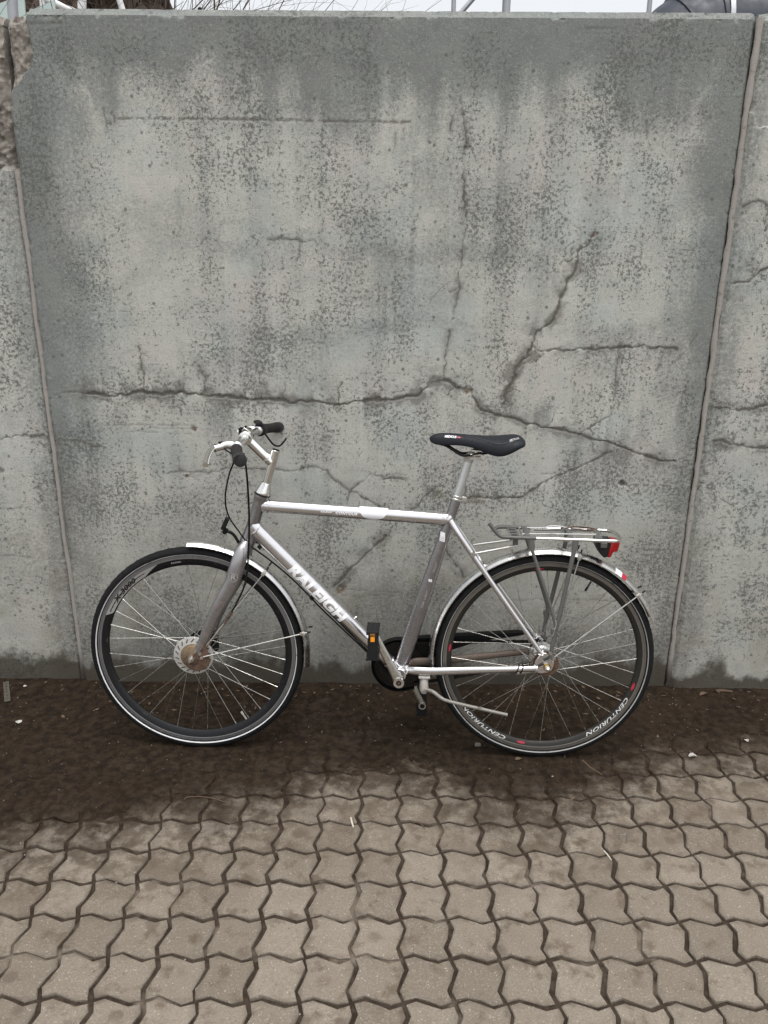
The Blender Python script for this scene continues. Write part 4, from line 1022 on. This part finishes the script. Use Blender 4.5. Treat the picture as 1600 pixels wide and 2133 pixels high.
for s in (-1, 1):
    MB().tube(spline([(-.345, s * .010, 1.026), (-.325, s * .013, 1.020), (-.290, s * .019, .9990), (-.272, s * .021, .9945), (-.24, s * .022, .9995), (-.21, s * .022, 1.003), (-.175, s * .028, 1.012), (-.155, s * .034, 1.022)], 5), .0036, 10).build('saddle_rail', MAT['guardblack'], saddle)
def sad_surf(x_, a):
    """a: 0 = crown .. 1 = bottom of the near skirt"""
    zt = float(np.interp(x_, [q[0] for q in ST], [q[1] for q in ST])); zb = float(np.interp(x_, [q[0] for q in ST], [q[2] for q in ST])); w = float(np.interp(x_, [q[0] for q in ST], [q[3] for q in ST])); d = zt - zb
    yy = float(np.interp(a, [0, .3, .55, .75, 1], [-.30, -.66, -.88, -.985, -1.0])); zz = float(np.interp(a, [0, .3, .55, .75, 1], [1.0, .925, .735, .58, .42]))
    return Vector((x_, yy * w - .0012, zb + zz * d + .0006))
place_text(text_mesh('MEDICUS', .0078, .2, .0003, cuts=.002, xscale=1.05), lambda x_, y_: sad_surf(-.3165 + x_, .50 - y_ / .026), 'lettering', MAT['white'], saddle, 'white MEDICUS lettering on saddle nose')
m = MB(); v = [sad_surf(-.2965 + .010 * i / 6, .44 + .13 * j) for i in range(7) for j in range(2)]; m.add(v, [(2 * i, 2 * i + 1, 2 * i + 3, 2 * i + 2) for i in range(6)]).build('red_mark', MAT['redink'], saddle)
place_text(text_mesh('MEDICUS', .0068, .2, .0002, cuts=.002), lambda x_, y_: sad_surf(-.133 + x_, .34 - y_ / .028 - x_ * 6) , 'lettering', MAT['pale'], saddle)
MB().tube([sad_surf(x_, a_) for x_, a_ in [(-.27, .25), (-.25, .30), (-.23, .36), (-.21, .45), (-.19, .54), (-.175, .57), (-.16, .53), (-.145, .45), (-.13, .38)]], .0008, 6).build('saddle_seam', MAT['saddleline'], saddle)

# ---- rear rack and tail lamp
rack = MB()
for s in (-1, 1):
    if s < 0: pts = [(-.196, -.060, .7985), (-.176, -.060, .774), (-.165, -.060, .7625), (-.150, -.060, .7575), (-.10, -.060, .7560), (-.055, -.060, .7552)]
    else: pts = [(-.166, .052, .7480), (-.158, .058, .7545), (-.140, .060, .7565), (-.10, .060, .7560), (-.055, .060, .7552)]
    rack.tube(spline(pts, 5), .0058, 12)
rack = rack.build('rear_rack', MAT['rack'], bike)
MB().tube(spline([(-.058, -.060, .7552), (.05, -.060, .7535), (.165, -.060, .7515), (.187, -.054, .7512), (.199, -.034, .7512), (.203, 0, .7512), (.199, .034, .7512), (.187, .054, .7512), (.165, .060, .7515), (.05, .060, .7535), (-.058, .060, .7552)], 6), .0053, 12, ref=(0, 0, 1)).build('rack_rail', MAT['chrome'], rack)
for x_, w_ in ((-.083, .020), (.045, .016), (.130, .022)):
    m = MB(); m.tube([(x_, -.060, .757), (x_ + .004, -.030, .7635), (x_ + .006, 0, .7645), (x_ + .004, .030, .7635), (x_, .060, .757)], [(w_ / 2, .003)] * 5, 10, ref=(0, 0, 1)); m.build('cross_bar', MAT['rack'], rack)
m = MB(); m.box((-.115, 0, .7535), (.030, .112, .0025)); m.build('front_plate', MAT['steel'], rack, bevel=.001)
for yy in (-.03, .0, .03): MB().tube([(-.125, yy, .7552), (-.106, yy, .7552)], .003, 8).build('plate_slot', MAT['blackink'], rack)
MB().tube(spline([(-.095, -.038, .762), (-.02, -.036, .7635), (.0, -.044, .7665), (.03, -.046, .7665), (.06, -.036, .764), (.12, -.034, .764), (.140, -.020, .763), (.140, .020, .763), (.12, .034, .764), (.06, .036, .764), (.03, .046, .7665), (.0, .044, .7665), (-.02, .036, .7635), (-.095, .038, .762)], 5), .0026, 8, ref=(0, 0, 1)).build('spring_clip', MAT['chrome'], rack)
MB().tube([(-.095, -.04, .762), (-.095, .04, .762)], .003, 8, ref=(0, 0, 1)).build('clip_hinge', MAT['steel'], rack)
MB().tube(spline([(.045, .02, .766), (.07, .03, .769), (.11, .026, .769), (.135, .012, .766), (.10, .0, .768), (.06, .012, .768)], 5), .0022, 8, ref=(0, 0, 1)).build('rusty_wire', MAT['rust'], rack)
for y_ in (-.018, .018): MB().tube([(-.05, y_, .760), (.05, y_, .7605), (.12, y_, .760)], .0026, 8).build('cross_wire', MAT['rack'], rack)
for s in (-1, 1):
    A = (-.070, s * .061, .757); Bm = (-.066, s * .063, .722); Ce = (.0125, s * .076, .502); De = (.0085, s * .077, .472)
    MB().tube([A, Bm], [(.0095, .004)] * 2, 10).build('strut_socket', MAT['rack'], rack)
    MB().tube(spline([Bm, Ce, De, (.012, s * .076, .455)], 5), [(.0052, .0045)] * 16, 10).build('strut', MAT['rack'], rack)
    MB().tube([(.063, s * .061, .755), (.0605, s * .063, .720)], [(.0095, .004)] * 2, 10).build('strut_socket', MAT['rack'], rack)
    MB().tube(spline([(.0605, s * .063, .728), (.036, s * .070, .570), (.012, s * .076, .430), (.0085, s * .076, .372)], 5), [(.0068, .0045)] * 16, 10).build('strut', MAT['rack'], rack)
    MB().tube([(.006, s * .070, .372), (.006, s * .084, .372)], .0058, 10).build('strut_bolt', MAT['steel'], rack)
    MB().tube(spline([(.0155, -.079 * -s, .505), (.017, s * .081, .490), (.0135, s * .081, .470), (.009, s * .080, .452)], 4), .0022, 6).build('bare_edge', MAT['steel'], rack)
    MB().tube([(-.2405, s * .046, .6985), (-.105, s * .034, .7240)], .0036, 10).build('support_rod', MAT['steel'], rack)
    MB().tube([(-.2395, s * .038, .6990), (-.2395, s * .056, .6990)], .0078, 12).build('rod_bolt', MAT['steel'], rack)
    MB().box((-.112, s * .034, .7375), (.016, .005, .032)).build('rod_bracket', MAT['rack'], rack, bevel=.001)
tlm = MB().prism([(.132, .746), (.178, .744), (.181, .728), (.172, .690), (.160, .686), (.146, .700), (.134, .722)], -.024, .024).build('tail_lamp', MAT['plastic'], bike, bevel=.004)
MB().prism([(.1795, .742), (.2045, .738), (.1985, .708), (.1850, .706), (.1805, .690), (.1690, .688), (.1735, .715)], -.027, .027).build('lens', MAT['redlens'], tlm, bevel=.004)
MB().box((.155, -.0265, .728), (.020, .006, .016)).build('lamp_switch', MAT['rack'], tlm, bevel=.002)

# ---- cranks, pedals, chain, chain guard, kickstand
CK = Vector((-.5350, 0, .4520)); CK2 = Vector((-.3790, 0, .1240))
def crank(s, end):
    a = Vector((BBc.x, s * .075, BBc.z)); b = Vector((end.x, s * .088, end.z)); d = (b - a).normalized()
    m = MB(); m.tube([a - d * .004, a + d * .02, lerp3(a, b, .35), lerp3(a, b, .75), b - d * .005], [(.0165, .010), (.0165, .010), (.0135, .0085), (.0115, .0075), (.0115, .007)], 20)
    m.tube([a + Vector((0, -.014, 0)), a + Vector((0, .014, 0))], .0168, 24); m.tube([b + Vector((0, -.0085, 0)), b + Vector((0, .0085, 0))], .0128, 20)
    o = m.build('crank', MAT['alloy'], bike, angle=50)
    yo = -.0145 * (1 if s < 0 else 1)
    MB().tube([a + Vector((0, yo + .004, 0)), a + Vector((0, yo - .0006, 0))], .0082, 20).build('bolt_recess', MAT['guardblack'], o)
    MB().tube([a + Vector((0, yo, 0)), a + Vector((0, yo - .0012, 0))], .0045, 6).build('crank_bolt', MAT['rust'], o)
    return o
c1 = crank(-1, CK); c2 = crank(1, CK2); 
MB().tube([(CK2.x, .079, CK2.z), (CK2.x, .0785, CK2.z)], .0075, 16).build('pedal_hole', MAT['guardblack'], c2)
def pedal(s, end):
    """platform pedal hanging upright on its spindle: two side plates, core, front and rear bars with amber reflectors"""
    yi, yo = s * .102, s * .172; ym = (yi + yo) / 2
    m = MB()
    m.tube([(end.x, yi, end.z), (end.x, yo, end.z)], [.012, .011], 14)
    for y_ in (yi, yo): m.box((end.x, y_, end.z), (.026, .006, .082)); m.box((end.x, y_, end.z), (.030, .0055, .05))
    for z_ in (-.041, .041):
        m.box((end.x, ym, end.z + z_), (.030, abs(yo - yi) + .006, .010))
        for k in range(6):
            for q in (-1, 1): m.box((end.x + q * .016, lerp(yi, yo, k / 5), end.z + z_), (.006, .007, .011))
    for k in (-.020, .020):
        for q in (-1, 1): m.box((end.x + q * .010, ym, end.z + k), (.005, abs(yo - yi), .006))
    o = m.build('pedal', MAT['plastic'], bike, bevel=.0012)
    MB().box((end.x, yo + s * .0040, end.z + .022), (.0125, .004, .014)).build('pedal_reflector', MAT['amber'], o, bevel=.001)
    MB().box((end.x, yo + s * .0034, end.z + .035), (.015, .003, .010)).build('pedal_reflector', MAT['darkamber'], o, bevel=.001)
    MB().tube([(end.x, yi, end.z), (end.x, s * .088, end.z)], .005, 10).build('pedal_spindle', MAT['steel'], o)
pedal(-1, CK - Vector((0, 0, .006))); pedal(1, CK2)
# chain ring and chain
m = MB(); nT = 38; poly = []
for k in range(nT * 2): r = .079 if k % 2 else .0745; a = 2 * PI * k / (nT * 2); poly.append((BBc.x + r * math.cos(a), BBc.z + r * math.sin(a)))
m.prism(poly, .046, .0485); cr = m.build('chain_ring', MAT['chain'], bike, smooth=False)
for k in range(5):
    a = 2 * PI * k / 5 + .3; MB().tube([BBc + Vector((.012 * math.cos(a), .052, .012 * math.sin(a))), BBc + Vector((.070 * math.cos(a), .050, .070 * math.sin(a)))], [(.009, .003), (.006, .003)], 8).build('ring_arm', MAT['rust'], cr)
loop = []; R1, R2 = .077, .036; A_ = Vector((BBc.x, BBc.z)); B_ = Vector((0, RW)); dv = B_ - A_; base = math.atan2(dv.y, dv.x); dl = math.asin((R1 - R2) / dv.length)
for k in range(25): a = base + PI / 2 - dl + (2 * PI - (PI - 2 * dl)) * 0 + (PI + 2 * dl) * k / 24; loop.append(A_ + Vector((math.cos(a), math.sin(a))) * R1)
for k in range(13): a = base - PI / 2 + dl + (PI - 2 * dl) * k / 12; loop.append(B_ + Vector((math.cos(a), math.sin(a))) * R2)
loop.append(loop[0]); seg = [0]
for a, b in zip(loop[:-1], loop[1:]): seg.append(seg[-1] + (b - a).length)
def at(sv):
    sv = sv % seg[-1]; k = max(0, int(np.searchsorted(seg, sv)) - 1); t = (sv - seg[k]) / max(1e-9, seg[k + 1] - seg[k]); return loop[k].lerp(loop[k + 1], t)
m = MB(); pitch_ = .0127; nl = int(seg[-1] / pitch_)
for k in range(nl):
    a = at(k * pitch_); b = at((k + 1) * pitch_); c_ = (a + b) / 2; ang = math.atan2(b.y - a.y, b.x - a.x); Rm = Matrix.Rotation(-ang, 3, 'Y')
    for q in (-1, 1): m.box((c_.x, .0475 + q * (.0042 if k % 2 else .0028), c_.y), (.0155, .0012, .0082 if k % 2 else .0072), Rm)
    m.tube([(a.x, .0425, a.y), (a.x, .0525, a.y)], .0042, 6)
m.build('chain', MAT['chain'], bike, smooth=False)
# chain guard: round front, tapering arm along the upper run
poly = []
for k in range(31): a = math.radians(78 + (292 - 78) * k / 30); poly.append((BBc.x + .0910 * math.cos(a), BBc.z + .0910 * math.sin(a)))
low_ = [(BBc.x + .05, BBc.z - .082), (BBc.x + .10, BBc.z - .045), (BBc.x + .135, BBc.z - .010), (-.30, .335), (-.20, .372), (-.10, .389), (-.062, .3965)]
upp = [(-.050, .4035), (-.060, .4115), (-.075, .413), (-.20, .4035), (-.33, .392), (-.40, .385)]
poly = poly + low_ + upp
cg = MB().prism(poly, .0555, .0590)
n_ = len(poly)
# rim flange of the guard towards the camera
fl = MB(); arcp = [(x_, .050, z_) for x_, z_ in (upp[1:] + poly[:31] + low_[:1])]
fl.tube(arcp, [(.002, .014)] * len(arcp), 8, ref=(0, 1, 0))
cg = cg.build('chain_guard', MAT['guardblack'], bike, bevel=.001); fl.build('guard_flange', MAT['guardblack'], cg)
# kickstand, folded up
ks = MB(); ks.box((-.377, -.028, .286), (.036, .034, .008)); ks = ks.build('kickstand', MAT['dust'], bike, bevel=.002)
m = MB(); m.tube([(-.3775, -.030, .284), (-.3775, -.034, .262), (-.3770, -.036, .242), (-.376, -.036, .232)], [(.0125, .012), (.0135, .013), (.0150, .014), (.010, .010)], 16); m.build('stand_joint', MAT['dust'], ks)
MB().tube([(-.375, -.048, .246), (-.375, -.0535, .246)], .004, 8).build('joint_rivet', MAT['steel'], ks)
MB().tube(spline([(-.372, -.045, .2480), (-.348, -.056, .2445), (-.325, -.066, .2310), (-.300, -.075, .2240), (-.22, -.088, .2120), (-.118, -.098, .1945)], 5), [.0062] * 12 + [.0054] * 14, 12).build('stand_leg', MAT['standleg'], ks)
# brake arm of the rear hub and cable tie at the chain stay
m = MB(); m.tube([(-.020, -.058, .332), (-.060, -.057, .321), (-.092, -.056, .315)], [(.009, .002), (.007, .002), (.006, .002)], 8); m.build('brake_arm', MAT['steel'], bike)
for x_, tl_ in ((-.088, .5), (-.076, .0)):
    path = [Vector((x_ + .004 * math.sin(a + tl_), -.0605 + .0105 * math.cos(a), .3325 + .0135 * math.sin(a))) for a in np.linspace(0, 2 * PI, 17)]
    MB().tube(path, .0019, 6, caps=False, ref=(1, 0, 0)).build('cable_tie', MAT['guardblack'], bike)

# ------------------------------------------------------------------ litter on the ground
MAT['paper'] = simple('dirty_paper', (.42, .40, .36), .8, 0, .2, 60, .15, (.3, .27, .22))
MAT['twig'] = simple('dry_twig', (.085, .055, .035), .85, 0, .3, 80)
MAT['palewood'] = simple('pale_stick', (.55, .50, .42), .8, 0, .2, 80)
MAT['oldstrip'] = simple('muddy_metal_strip', (.085, .075, .06), .8, .2, .3, 90)
MAT['stone'] = simple('grey_stone', (.17, .155, .135), .85, 0, .3, 120, bump=.4)
MAT['leaf'] = simple('dead_leaf', (.10, .066, .04), .8, 0, .3, 90)
MAT['wiremetal'] = simple('bent_wire', (.42, .40, .36), .4, .9, .1, 90)
def gz(px, py): return max(soil_z(px, py), 0.0008)
def lying(name, pts, r, mat, label, cat):
    P3 = [(px, py, gz(px, py) + r[0] * .8 if isinstance(r, list) else gz(px, py) + r * .8) for px, py in pts]
    return tag(MB().tube(spline(P3, 5), r if not isinstance(r, list) else [lerp(r[0], r[1], i / (5 * (len(P3) - 1))) for i in range(5 * (len(P3) - 1) + 1)], 6, ref=(0, 0, 1)).build(name, MAT[mat]), label, cat)
def flake(name, c, size, mat, label, cat, seed, curl=.004, rot=0.):
    r = np.random.default_rng(seed); n = 9; v = []; f = []
    zc = gz(*c) + .003
    for lay in (0, .0012):
        for k in range(n):
            a = 2 * PI * k / n; q = size[0] * (.75 + .4 * r.random()) * math.cos(a); w = size[1] * (.75 + .4 * r.random()) * math.sin(a)
            v.append((c[0] + q * math.cos(rot) - w * math.sin(rot), c[1] + q * math.sin(rot) + w * math.cos(rot), zc + lay + curl * (math.cos(2 * a + seed) * .5 + .5)))
        v.append((c[0], c[1], zc + lay - .001))
    for k in range(n):
        j = (k + 1) % n; f += [(k, j, n), (n + 1 + j, n + 1 + k, 2 * n + 1), (k, n + 1 + k, n + 1 + j, j)]
    return tag(MB().add(v, f).build(name, MAT[mat], smooth=False), label, cat)
flake('paper_scrap', (1.011, -.431), (.014, .007), 'paper', 'crumpled white paper scrap at the edge of the damp patch right of the rear wheel', 'paper', 3, .010)
flake('paper_scrap', (-1.265, -.269), (.011, .009), 'paper', 'small pale scrap on the dark soil left of the front wheel', 'paper', 5, .004)
flake('paper_scrap', (-1.338, -.045), (.007, .006), 'paper', 'tiny white crumb at the wall foot beside the perforated metal strip', 'paper', 8, .004)
flake('dead_leaf', (1.185, -.057), (.020, .007), 'leaf', 'pale brown dead leaf by the foot of the right wall unit', 'leaf', 9, .006, .5)
flake('dead_leaf', (1.225, -.341), (.008, .006), 'paper', 'pale leaf flake on the light pavers near the right edge', 'leaf', 12, .004)
flake('wood_chip', (.438, -.452), (.012, .006), 'leaf', 'brown wood chip under the rear tyre', 'wood chip', 15, .003, .2)
lying('bark_strip', [(1.235, -.045), (1.262, -.043), (1.295, -.047)], [.006, .004], 'twig', 'dark strip of bark lying against the right wall unit', 'bark')
lying('twig', [(.645, -.455), (.655, -.475), (.663, -.495), (.680, -.515), (.690, -.53)], [.003, .0015], 'leaf', 'crooked brown twig on the dark pavers below the rear wheel', 'twig')
lying('twig', [(.086, -.752), (.10, -.752), (.112, -.762), (.120, -.78)], [.0022, .0012], 'twig', 'short dark curled twig on the pavers in the middle foreground', 'twig')
lying('bent_wire', [(-.60, -.66), (-.585, -.648), (-.53, -.650), (-.48, -.668), (-.465, -.675)], .0016, 'twig', 'thin bent dark wire on the pavers below the front wheel', 'wire')
lying('white_stick', [(-.094, -.735), (-.09, -.756), (-.085, -.775)], .0026, 'palewood', 'short white stick lying on the pavers left of centre', 'stick')
lying('white_stick', [(.612, -.860), (.618, -.876), (.623, -.895)], .0018, 'palewood', 'thin pale stick lying in a paver joint right of centre', 'stick')
lying('wire_clip', [(.668, -.800), (.672, -.828), (.682, -.832), (.692, -.796), (.672, -.797)], .0012, 'wiremetal', 'small bent metal clip lying on a paver', 'clip')
st_ = MB(); rr = np.random.default_rng(4); v = []
for (dx, dy, dz) in ((-1, -1, 0), (1, -.8, 0), (1.1, .9, 0), (-.9, 1, 0), (-.8, -.7, 1), (.8, -.6, 1.1), (.85, .7, .9), (-.7, .8, 1)): v.append((.313 + dx * .011, -.381 + dy * .008, gz(.313, -.381) + dz * .009))
tag(st_.add(v, [(0, 3, 2, 1), (4, 5, 6, 7), (0, 1, 5, 4), (1, 2, 6, 5), (2, 3, 7, 6), (3, 0, 4, 7)]).build('stone', MAT['stone'], bevel=.0025), 'small angular grey stone in front of the rear tyre', 'stone')
lv_, lf_ = [], []; r_ = np.random.default_rng(33)
for k in range(230):
    px = float(r_.uniform(-1.7, 1.7)); py = float(-.012 - abs(r_.normal(0, .07))) if k < 150 else float(-.02 - abs(r_.normal(0, .30)))
    ix = min(nx - 1, max(0, int((px + 2.3) / .0065))); iy = int(np.argmin(np.abs(gy - py))); zz = max(float(h[iy * nx + ix]), 0) + .0015
    L = float(r_.uniform(.003, .013)); W_ = L * float(r_.uniform(.15, .5)); a = float(r_.uniform(0, 6.28)); ca, sa = math.cos(a), math.sin(a); n0 = len(lv_)
    for q, w in ((-1, 0), (0, -1), (1, 0), (0, 1)): lv_.append((px + q * L * ca - w * W_ * sa, py + q * L * sa + w * W_ * ca, zz + float(r_.uniform(0, .003))))
    lf_.append((n0, n0 + 1, n0 + 2, n0 + 3))
me = bpy.data.meshes.new('leaf_litter'); me.from_pydata(lv_, [], lf_); me.update()
tag(link('leaf_litter', me, MAT['leaf'], smooth=False), 'brown leaf crumbs and plant litter gathered along the foot of the wall', 'leaf litter', kind='stuff')
# perforated strip and castor wheel at the left edge
a = Vector((-1.425, -.012, gz(-1.42, -.02) + .003)); b = Vector((-1.362, -.140, gz(-1.36, -.13) + .003)); d = (b - a).normalized()
ps = MB(); w_ = Vector((d.y, -d.x, 0)) * .010
for k in range(1):
    v = [a - w_, a + w_, b + w_, b - w_]; v = v + [q + Vector((0, 0, .002)) for q in v]
    ps.add(v, [(0, 1, 2, 3), (7, 6, 5, 4), (0, 4, 5, 1), (1, 5, 6, 2), (2, 6, 7, 3), (3, 7, 4, 0)])
ps = tag(ps.build('perforated_strip', MAT['oldstrip'], smooth=False), 'narrow perforated metal strip lying by the wall at the left edge', 'metal strip')
for k in range(6):
    c_ = lerp3(a, b, .1 + .15 * k); MB().tube([c_ + Vector((0, 0, .0015)), c_ + Vector((0, 0, .0025))], .0035, 8, ref=(1, 0, 0)).build('hole', MAT['blackink'], ps)
cw = MB().revolve([(.018, -.012), (.030, -.014), (.036, -.010), (.036, .010), (.030, .014), (.018, .012)], (-1.452, -.112, gz(-1.45, -.11) + .034), axis=(.9, -.35, .1), seg=28, closed=True).build('castor_wheel', MAT['rubber'])
tag(cw, 'small dark castor wheel lying on the soil at the left edge', 'wheel')
MB().revolve([(.0, -.010), (.017, -.011), (.0178, 0), (.017, .011), (.0, .010)], (-1.452, -.112, gz(-1.45, -.11) + .034), axis=(.9, -.35, .1), seg=20).build('wheel_core', MAT['rack'], cw)

# ------------------------------------------------------------------ yard behind the wall
MAT['galv'] = simple('galvanised_steel', (.40, .41, .43), .5, .7, .1, 12)
MAT['whitetube'] = simple('white_painted_tube', (.74, .74, .74), .5, 0, .08, 10)
MAT['branch'] = simple('bare_branch', (.085, .062, .048), .9, 0, .4, 12)
MAT['navy'] = simple('dark_navy_plastic', (.020, .026, .040), .5, 0, .2, 8)
MAT['palegreen'] = simple('pale_green_sheet', (.42, .50, .47), .45, .2, .15, 9)
def post(x_, y_, r, top, label):
    o = MB().tube([(x_, y_, -.02), (x_, y_, top)], r, 14).build('fence_post', MAT['galv'])
    tag(o, label, 'post', 'galvanised posts behind the wall')
    MB().tube([(x_, y_, top), (x_, y_, top + .02)], [r * 1.05, r * .6], 14).build('post_cap', MAT['galv'], o)
    MB().box((x_, y_, -.005), (r * 5, r * 5, .02)).build('base_plate', MAT['galv'], o)
post(.464, 4.0, .017, 4.1, 'thin galvanised post behind the wall, nearest the slanted brace')
post(.844, 4.0, .030, 4.3, 'thick galvanised post behind the wall just right of the slanted brace')
post(1.874, 4.0, .018, 4.1, 'thin galvanised post behind the wall, left of the dark pipe')
post(2.020, 3.0, .034, 4.0, 'broad galvanised post in front of the dark container')
tag(MB().tube([(.470, 3.97, 3.085), (.835, 3.97, 3.470)], .017, 12).build('brace_tube', MAT['galv']), 'slanted grey brace tube between two posts behind the wall', 'brace')
# white tubular frame
wfr = empty('tubular_frame', (-1.95, 3.0, 0)); tag(wfr, 'white tubular frame standing in the scrap behind the left wall top', 'frame')
for A, B_ in (((-.174, 0, 0), (-.174, 0, 3.4)), ((-.165, 0, 2.975), (.055, 0, 2.885)), ((.055, 0, 2.885), (-.38, 0, 3.06)), ((.02, .02, 2.6), (.10, .02, 3.2)), ((.0, .05, 2.6), (.07, .05, 3.2)), ((.26, .02, 3.1), (.36, .02, 2.70)), ((.055, 0, 0), (.055, 0, 2.885)), ((.36, .02, 0), (.36, .02, 2.70)), ((.02, .02, 0), (.02, .02, 2.6)), ((.0, .05, 0), (.0, .05, 2.6))):
    MB().tube([A, B_], .019, 10, ref=(.2, 1, 0)).build('tube', MAT['whitetube'], wfr)
tag(MB().tube([(-1.93, 2.0, -.02), (-1.915, 2.0, 2.55), (-1.86, 2.0, 3.3)], .026, 14).build('leaning_pole', MAT['galv']), 'thick grey pole leaning behind the broken wall corner', 'pole')
def shrub(name, c, hgt, spread, n, label, depth=3, thick=.012, seed=1):
    r = random.Random(seed); root = empty(name, c); tag(root, label, 'shrub'); big = MB(); small = MB()
    def grow(p, d, L, rad, lev):
        pts = [p]; q = p; dd = d
        for k in range(3):
            dd = (dd + Vector((r.uniform(-.3, .3), r.uniform(-.3, .3), r.uniform(-.22, .2)))).normalized(); q = q + dd * L / 3; pts.append(q)
        (big if lev == 0 else small).tube(pts, [rad, rad * .8, rad * .6, rad * .35], 4 if lev else 6, caps=False, ref=(.3, 1, .2))
        if lev < depth:
            for k in range(4 if lev else 6):
                t = pts[r.choice((1, 2, 2, 3))]; nd = (dd + Vector((r.uniform(-1, 1), r.uniform(-1, 1), r.uniform(-.5, .8)))).normalized(); grow(t, nd, L * r.uniform(.45, .7), rad * .45, lev + 1)
    for k in range(n):
        a = r.uniform(0, 6.28); base_ = Vector((r.uniform(-spread, spread), r.uniform(-spread, spread) * .5, 0))
        grow(base_, Vector((math.cos(a) * .18, math.sin(a) * .18, 1)).normalized(), hgt * r.uniform(.75, 1.05), thick, 0)
    big.build('stem', MAT['branch'], root); small.build('twigs', MAT['branch'], root)
    return root
shrub('bare_shrub', (-2.45, 3.6, 0), 2.9, .30, 8, 'dense dark leafless shrub behind the white tubular frame', 3, .014, 3)
shrub('bare_shrub', (-1.62, 3.0, 0), 2.35, .16, 3, 'thin leafless shrub with loose twigs against the sky', 2, .010, 11)
shrub('bare_shrub', (-2.75, 4.3, 0), 3.6, .40, 8, 'dark leafless shrub behind the leaning pole at the left edge', 3, .014, 8)
hp = MB(); r_ = np.random.default_rng(21); v = []; f = []; NA, NZ = 40, 30      # heap of cut brush
for i in range(NZ + 1):
    q = i / NZ
    for k in range(NA):
        a = 2 * PI * k / NA; rr_ = .95 * (1 - q ** 3) ** .5 * (1 + .22 * r_.normal()) + .01
        v.append((-2.55 + rr_ * math.cos(a), 4.9 + rr_ * math.sin(a) * .8, 4.0 * q + .05 * r_.normal()))
for i in range(NZ):
    for k in range(NA): k2 = (k + 1) % NA; f.append((i * NA + k, i * NA + k2, (i + 1) * NA + k2, (i + 1) * NA + k))
hp = tag(hp.add(v, f).build('brush_heap', MAT['branch'], smooth=False), 'tall dark heap of cut brush behind the left end of the wall', 'brush heap')
tw = MB()
for k in range(700):
    a = r_.uniform(0, 6.28); q = r_.uniform(.5, .99); rr_ = .95 * (1 - q ** 3) ** .5; p0 = Vector((-2.55 + rr_ * math.cos(a), 4.9 + .8 * rr_ * math.sin(a), 4.0 * q)); d_ = Vector((math.cos(a) + r_.normal() * .8, math.sin(a) * .8 + r_.normal() * .5, .4 + r_.normal() * .6)).normalized()
    tw.tube([p0, p0 + d_ * .12, p0 + d_ * .24 + Vector((r_.normal() * .04, 0, r_.normal() * .04))], [.006, .004, .002], 3, caps=False, ref=(.3, .8, .5))
tag(tw.build('twigs', MAT['branch'], hp), kind='stuff')
# junk sheets
for k, (x_, z_, a_, lab) in enumerate(((-2.30, 2.70, .5, 'pale green bent metal sheet behind the broken wall corner'), (-2.12, 2.62, -.3, 'narrow pale green metal panel leaning beside the grey pole'))):
    m = MB(); Rm = Matrix.Rotation(a_, 3, 'Y'); v = []; f = []
    for i in range(9):
        for j in (0, 1):
            for t_ in (0, .012): v.append(Vector((x_, 2.6 + .1 * k, 1.35)) + Vector(((-.22 + .44 * j) * (1 - .2 * k), t_ + .06 * math.sin(i * .8), -1.36 + i * .346 + (.14 * j))))
    for i in range(8):
        q = i * 4; f += [(q, q + 2, q + 6, q + 4), (q + 1, q + 5, q + 7, q + 3), (q, q + 4, q + 5, q + 1), (q + 2, q + 3, q + 7, q + 6)]
    tag(m.add(v, f).build('metal_sheet', MAT['palegreen']), lab, 'metal sheet')
# dark pipe bend and container on the right
pb = MB(); path = [(1.46, 2.25, -.02), (1.46, 2.25, 1.2), (1.46, 2.25, 2.32)]; rad = [.26, .26, .26]
for k in range(1, 13): a = PI - PI / 2 * k / 12; path.append((1.76 + .30 * math.cos(a), 2.25, 2.32 + .30 * math.sin(a))); rad.append(.26)
path += [(1.80, 2.25, 2.62), (3.0, 2.25, 2.62)]; rad += [.26, .26]
pb = tag(MB().tube(path, rad, 40, ref=(0, 1, 0)).build('pipe_bend', MAT['navy']), 'large dark ribbed plastic pipe bend behind the right end of the wall', 'pipe')
for k in (2, 5, 8, 11):
    a = PI - PI / 2 * k / 12; c_ = Vector((1.76 + .30 * math.cos(a), 2.25, 2.32 + .30 * math.sin(a))); t_ = Vector((math.sin(a), 0, -math.cos(a)))
    MB().revolve([(.258, -.014), (.268, -.010), (.268, .010), (.258, .014)], c_, axis=t_, seg=40).build('rib', MAT['navy'], pb)
MB().revolve([(.258, -.014), (.272, -.012), (.272, .012), (.258, .014)], (1.735, 2.25, 2.62), axis=(1, 0, 0), seg=40).build('clamp_band', MAT['galv'], pb)
ct = MB().box((2.93, 3.6, 1.6), (1.62, 1.0, 3.24)).build('storage_container', MAT['navy'], bevel=.02)
tag(ct, 'dark navy ribbed container behind the right end of the wall', 'container')
for k in range(14): MB().box((2.19 + k * .11, 3.09, 1.6), (.045, .03, 3.1)).build('wall_rib', MAT['navy'], ct)
kb = MB().tube([(-.559, .06, ZT - .002), (-.559, .06, ZT + .012), (-.559, .06, ZT + .016)], [.006, .007, .003], 10, ref=(0, 1, 0)).build('bolt_head', MAT['guardblack'])
tag(kb, 'small black bolt standing on the top edge of the wall', 'bolt')
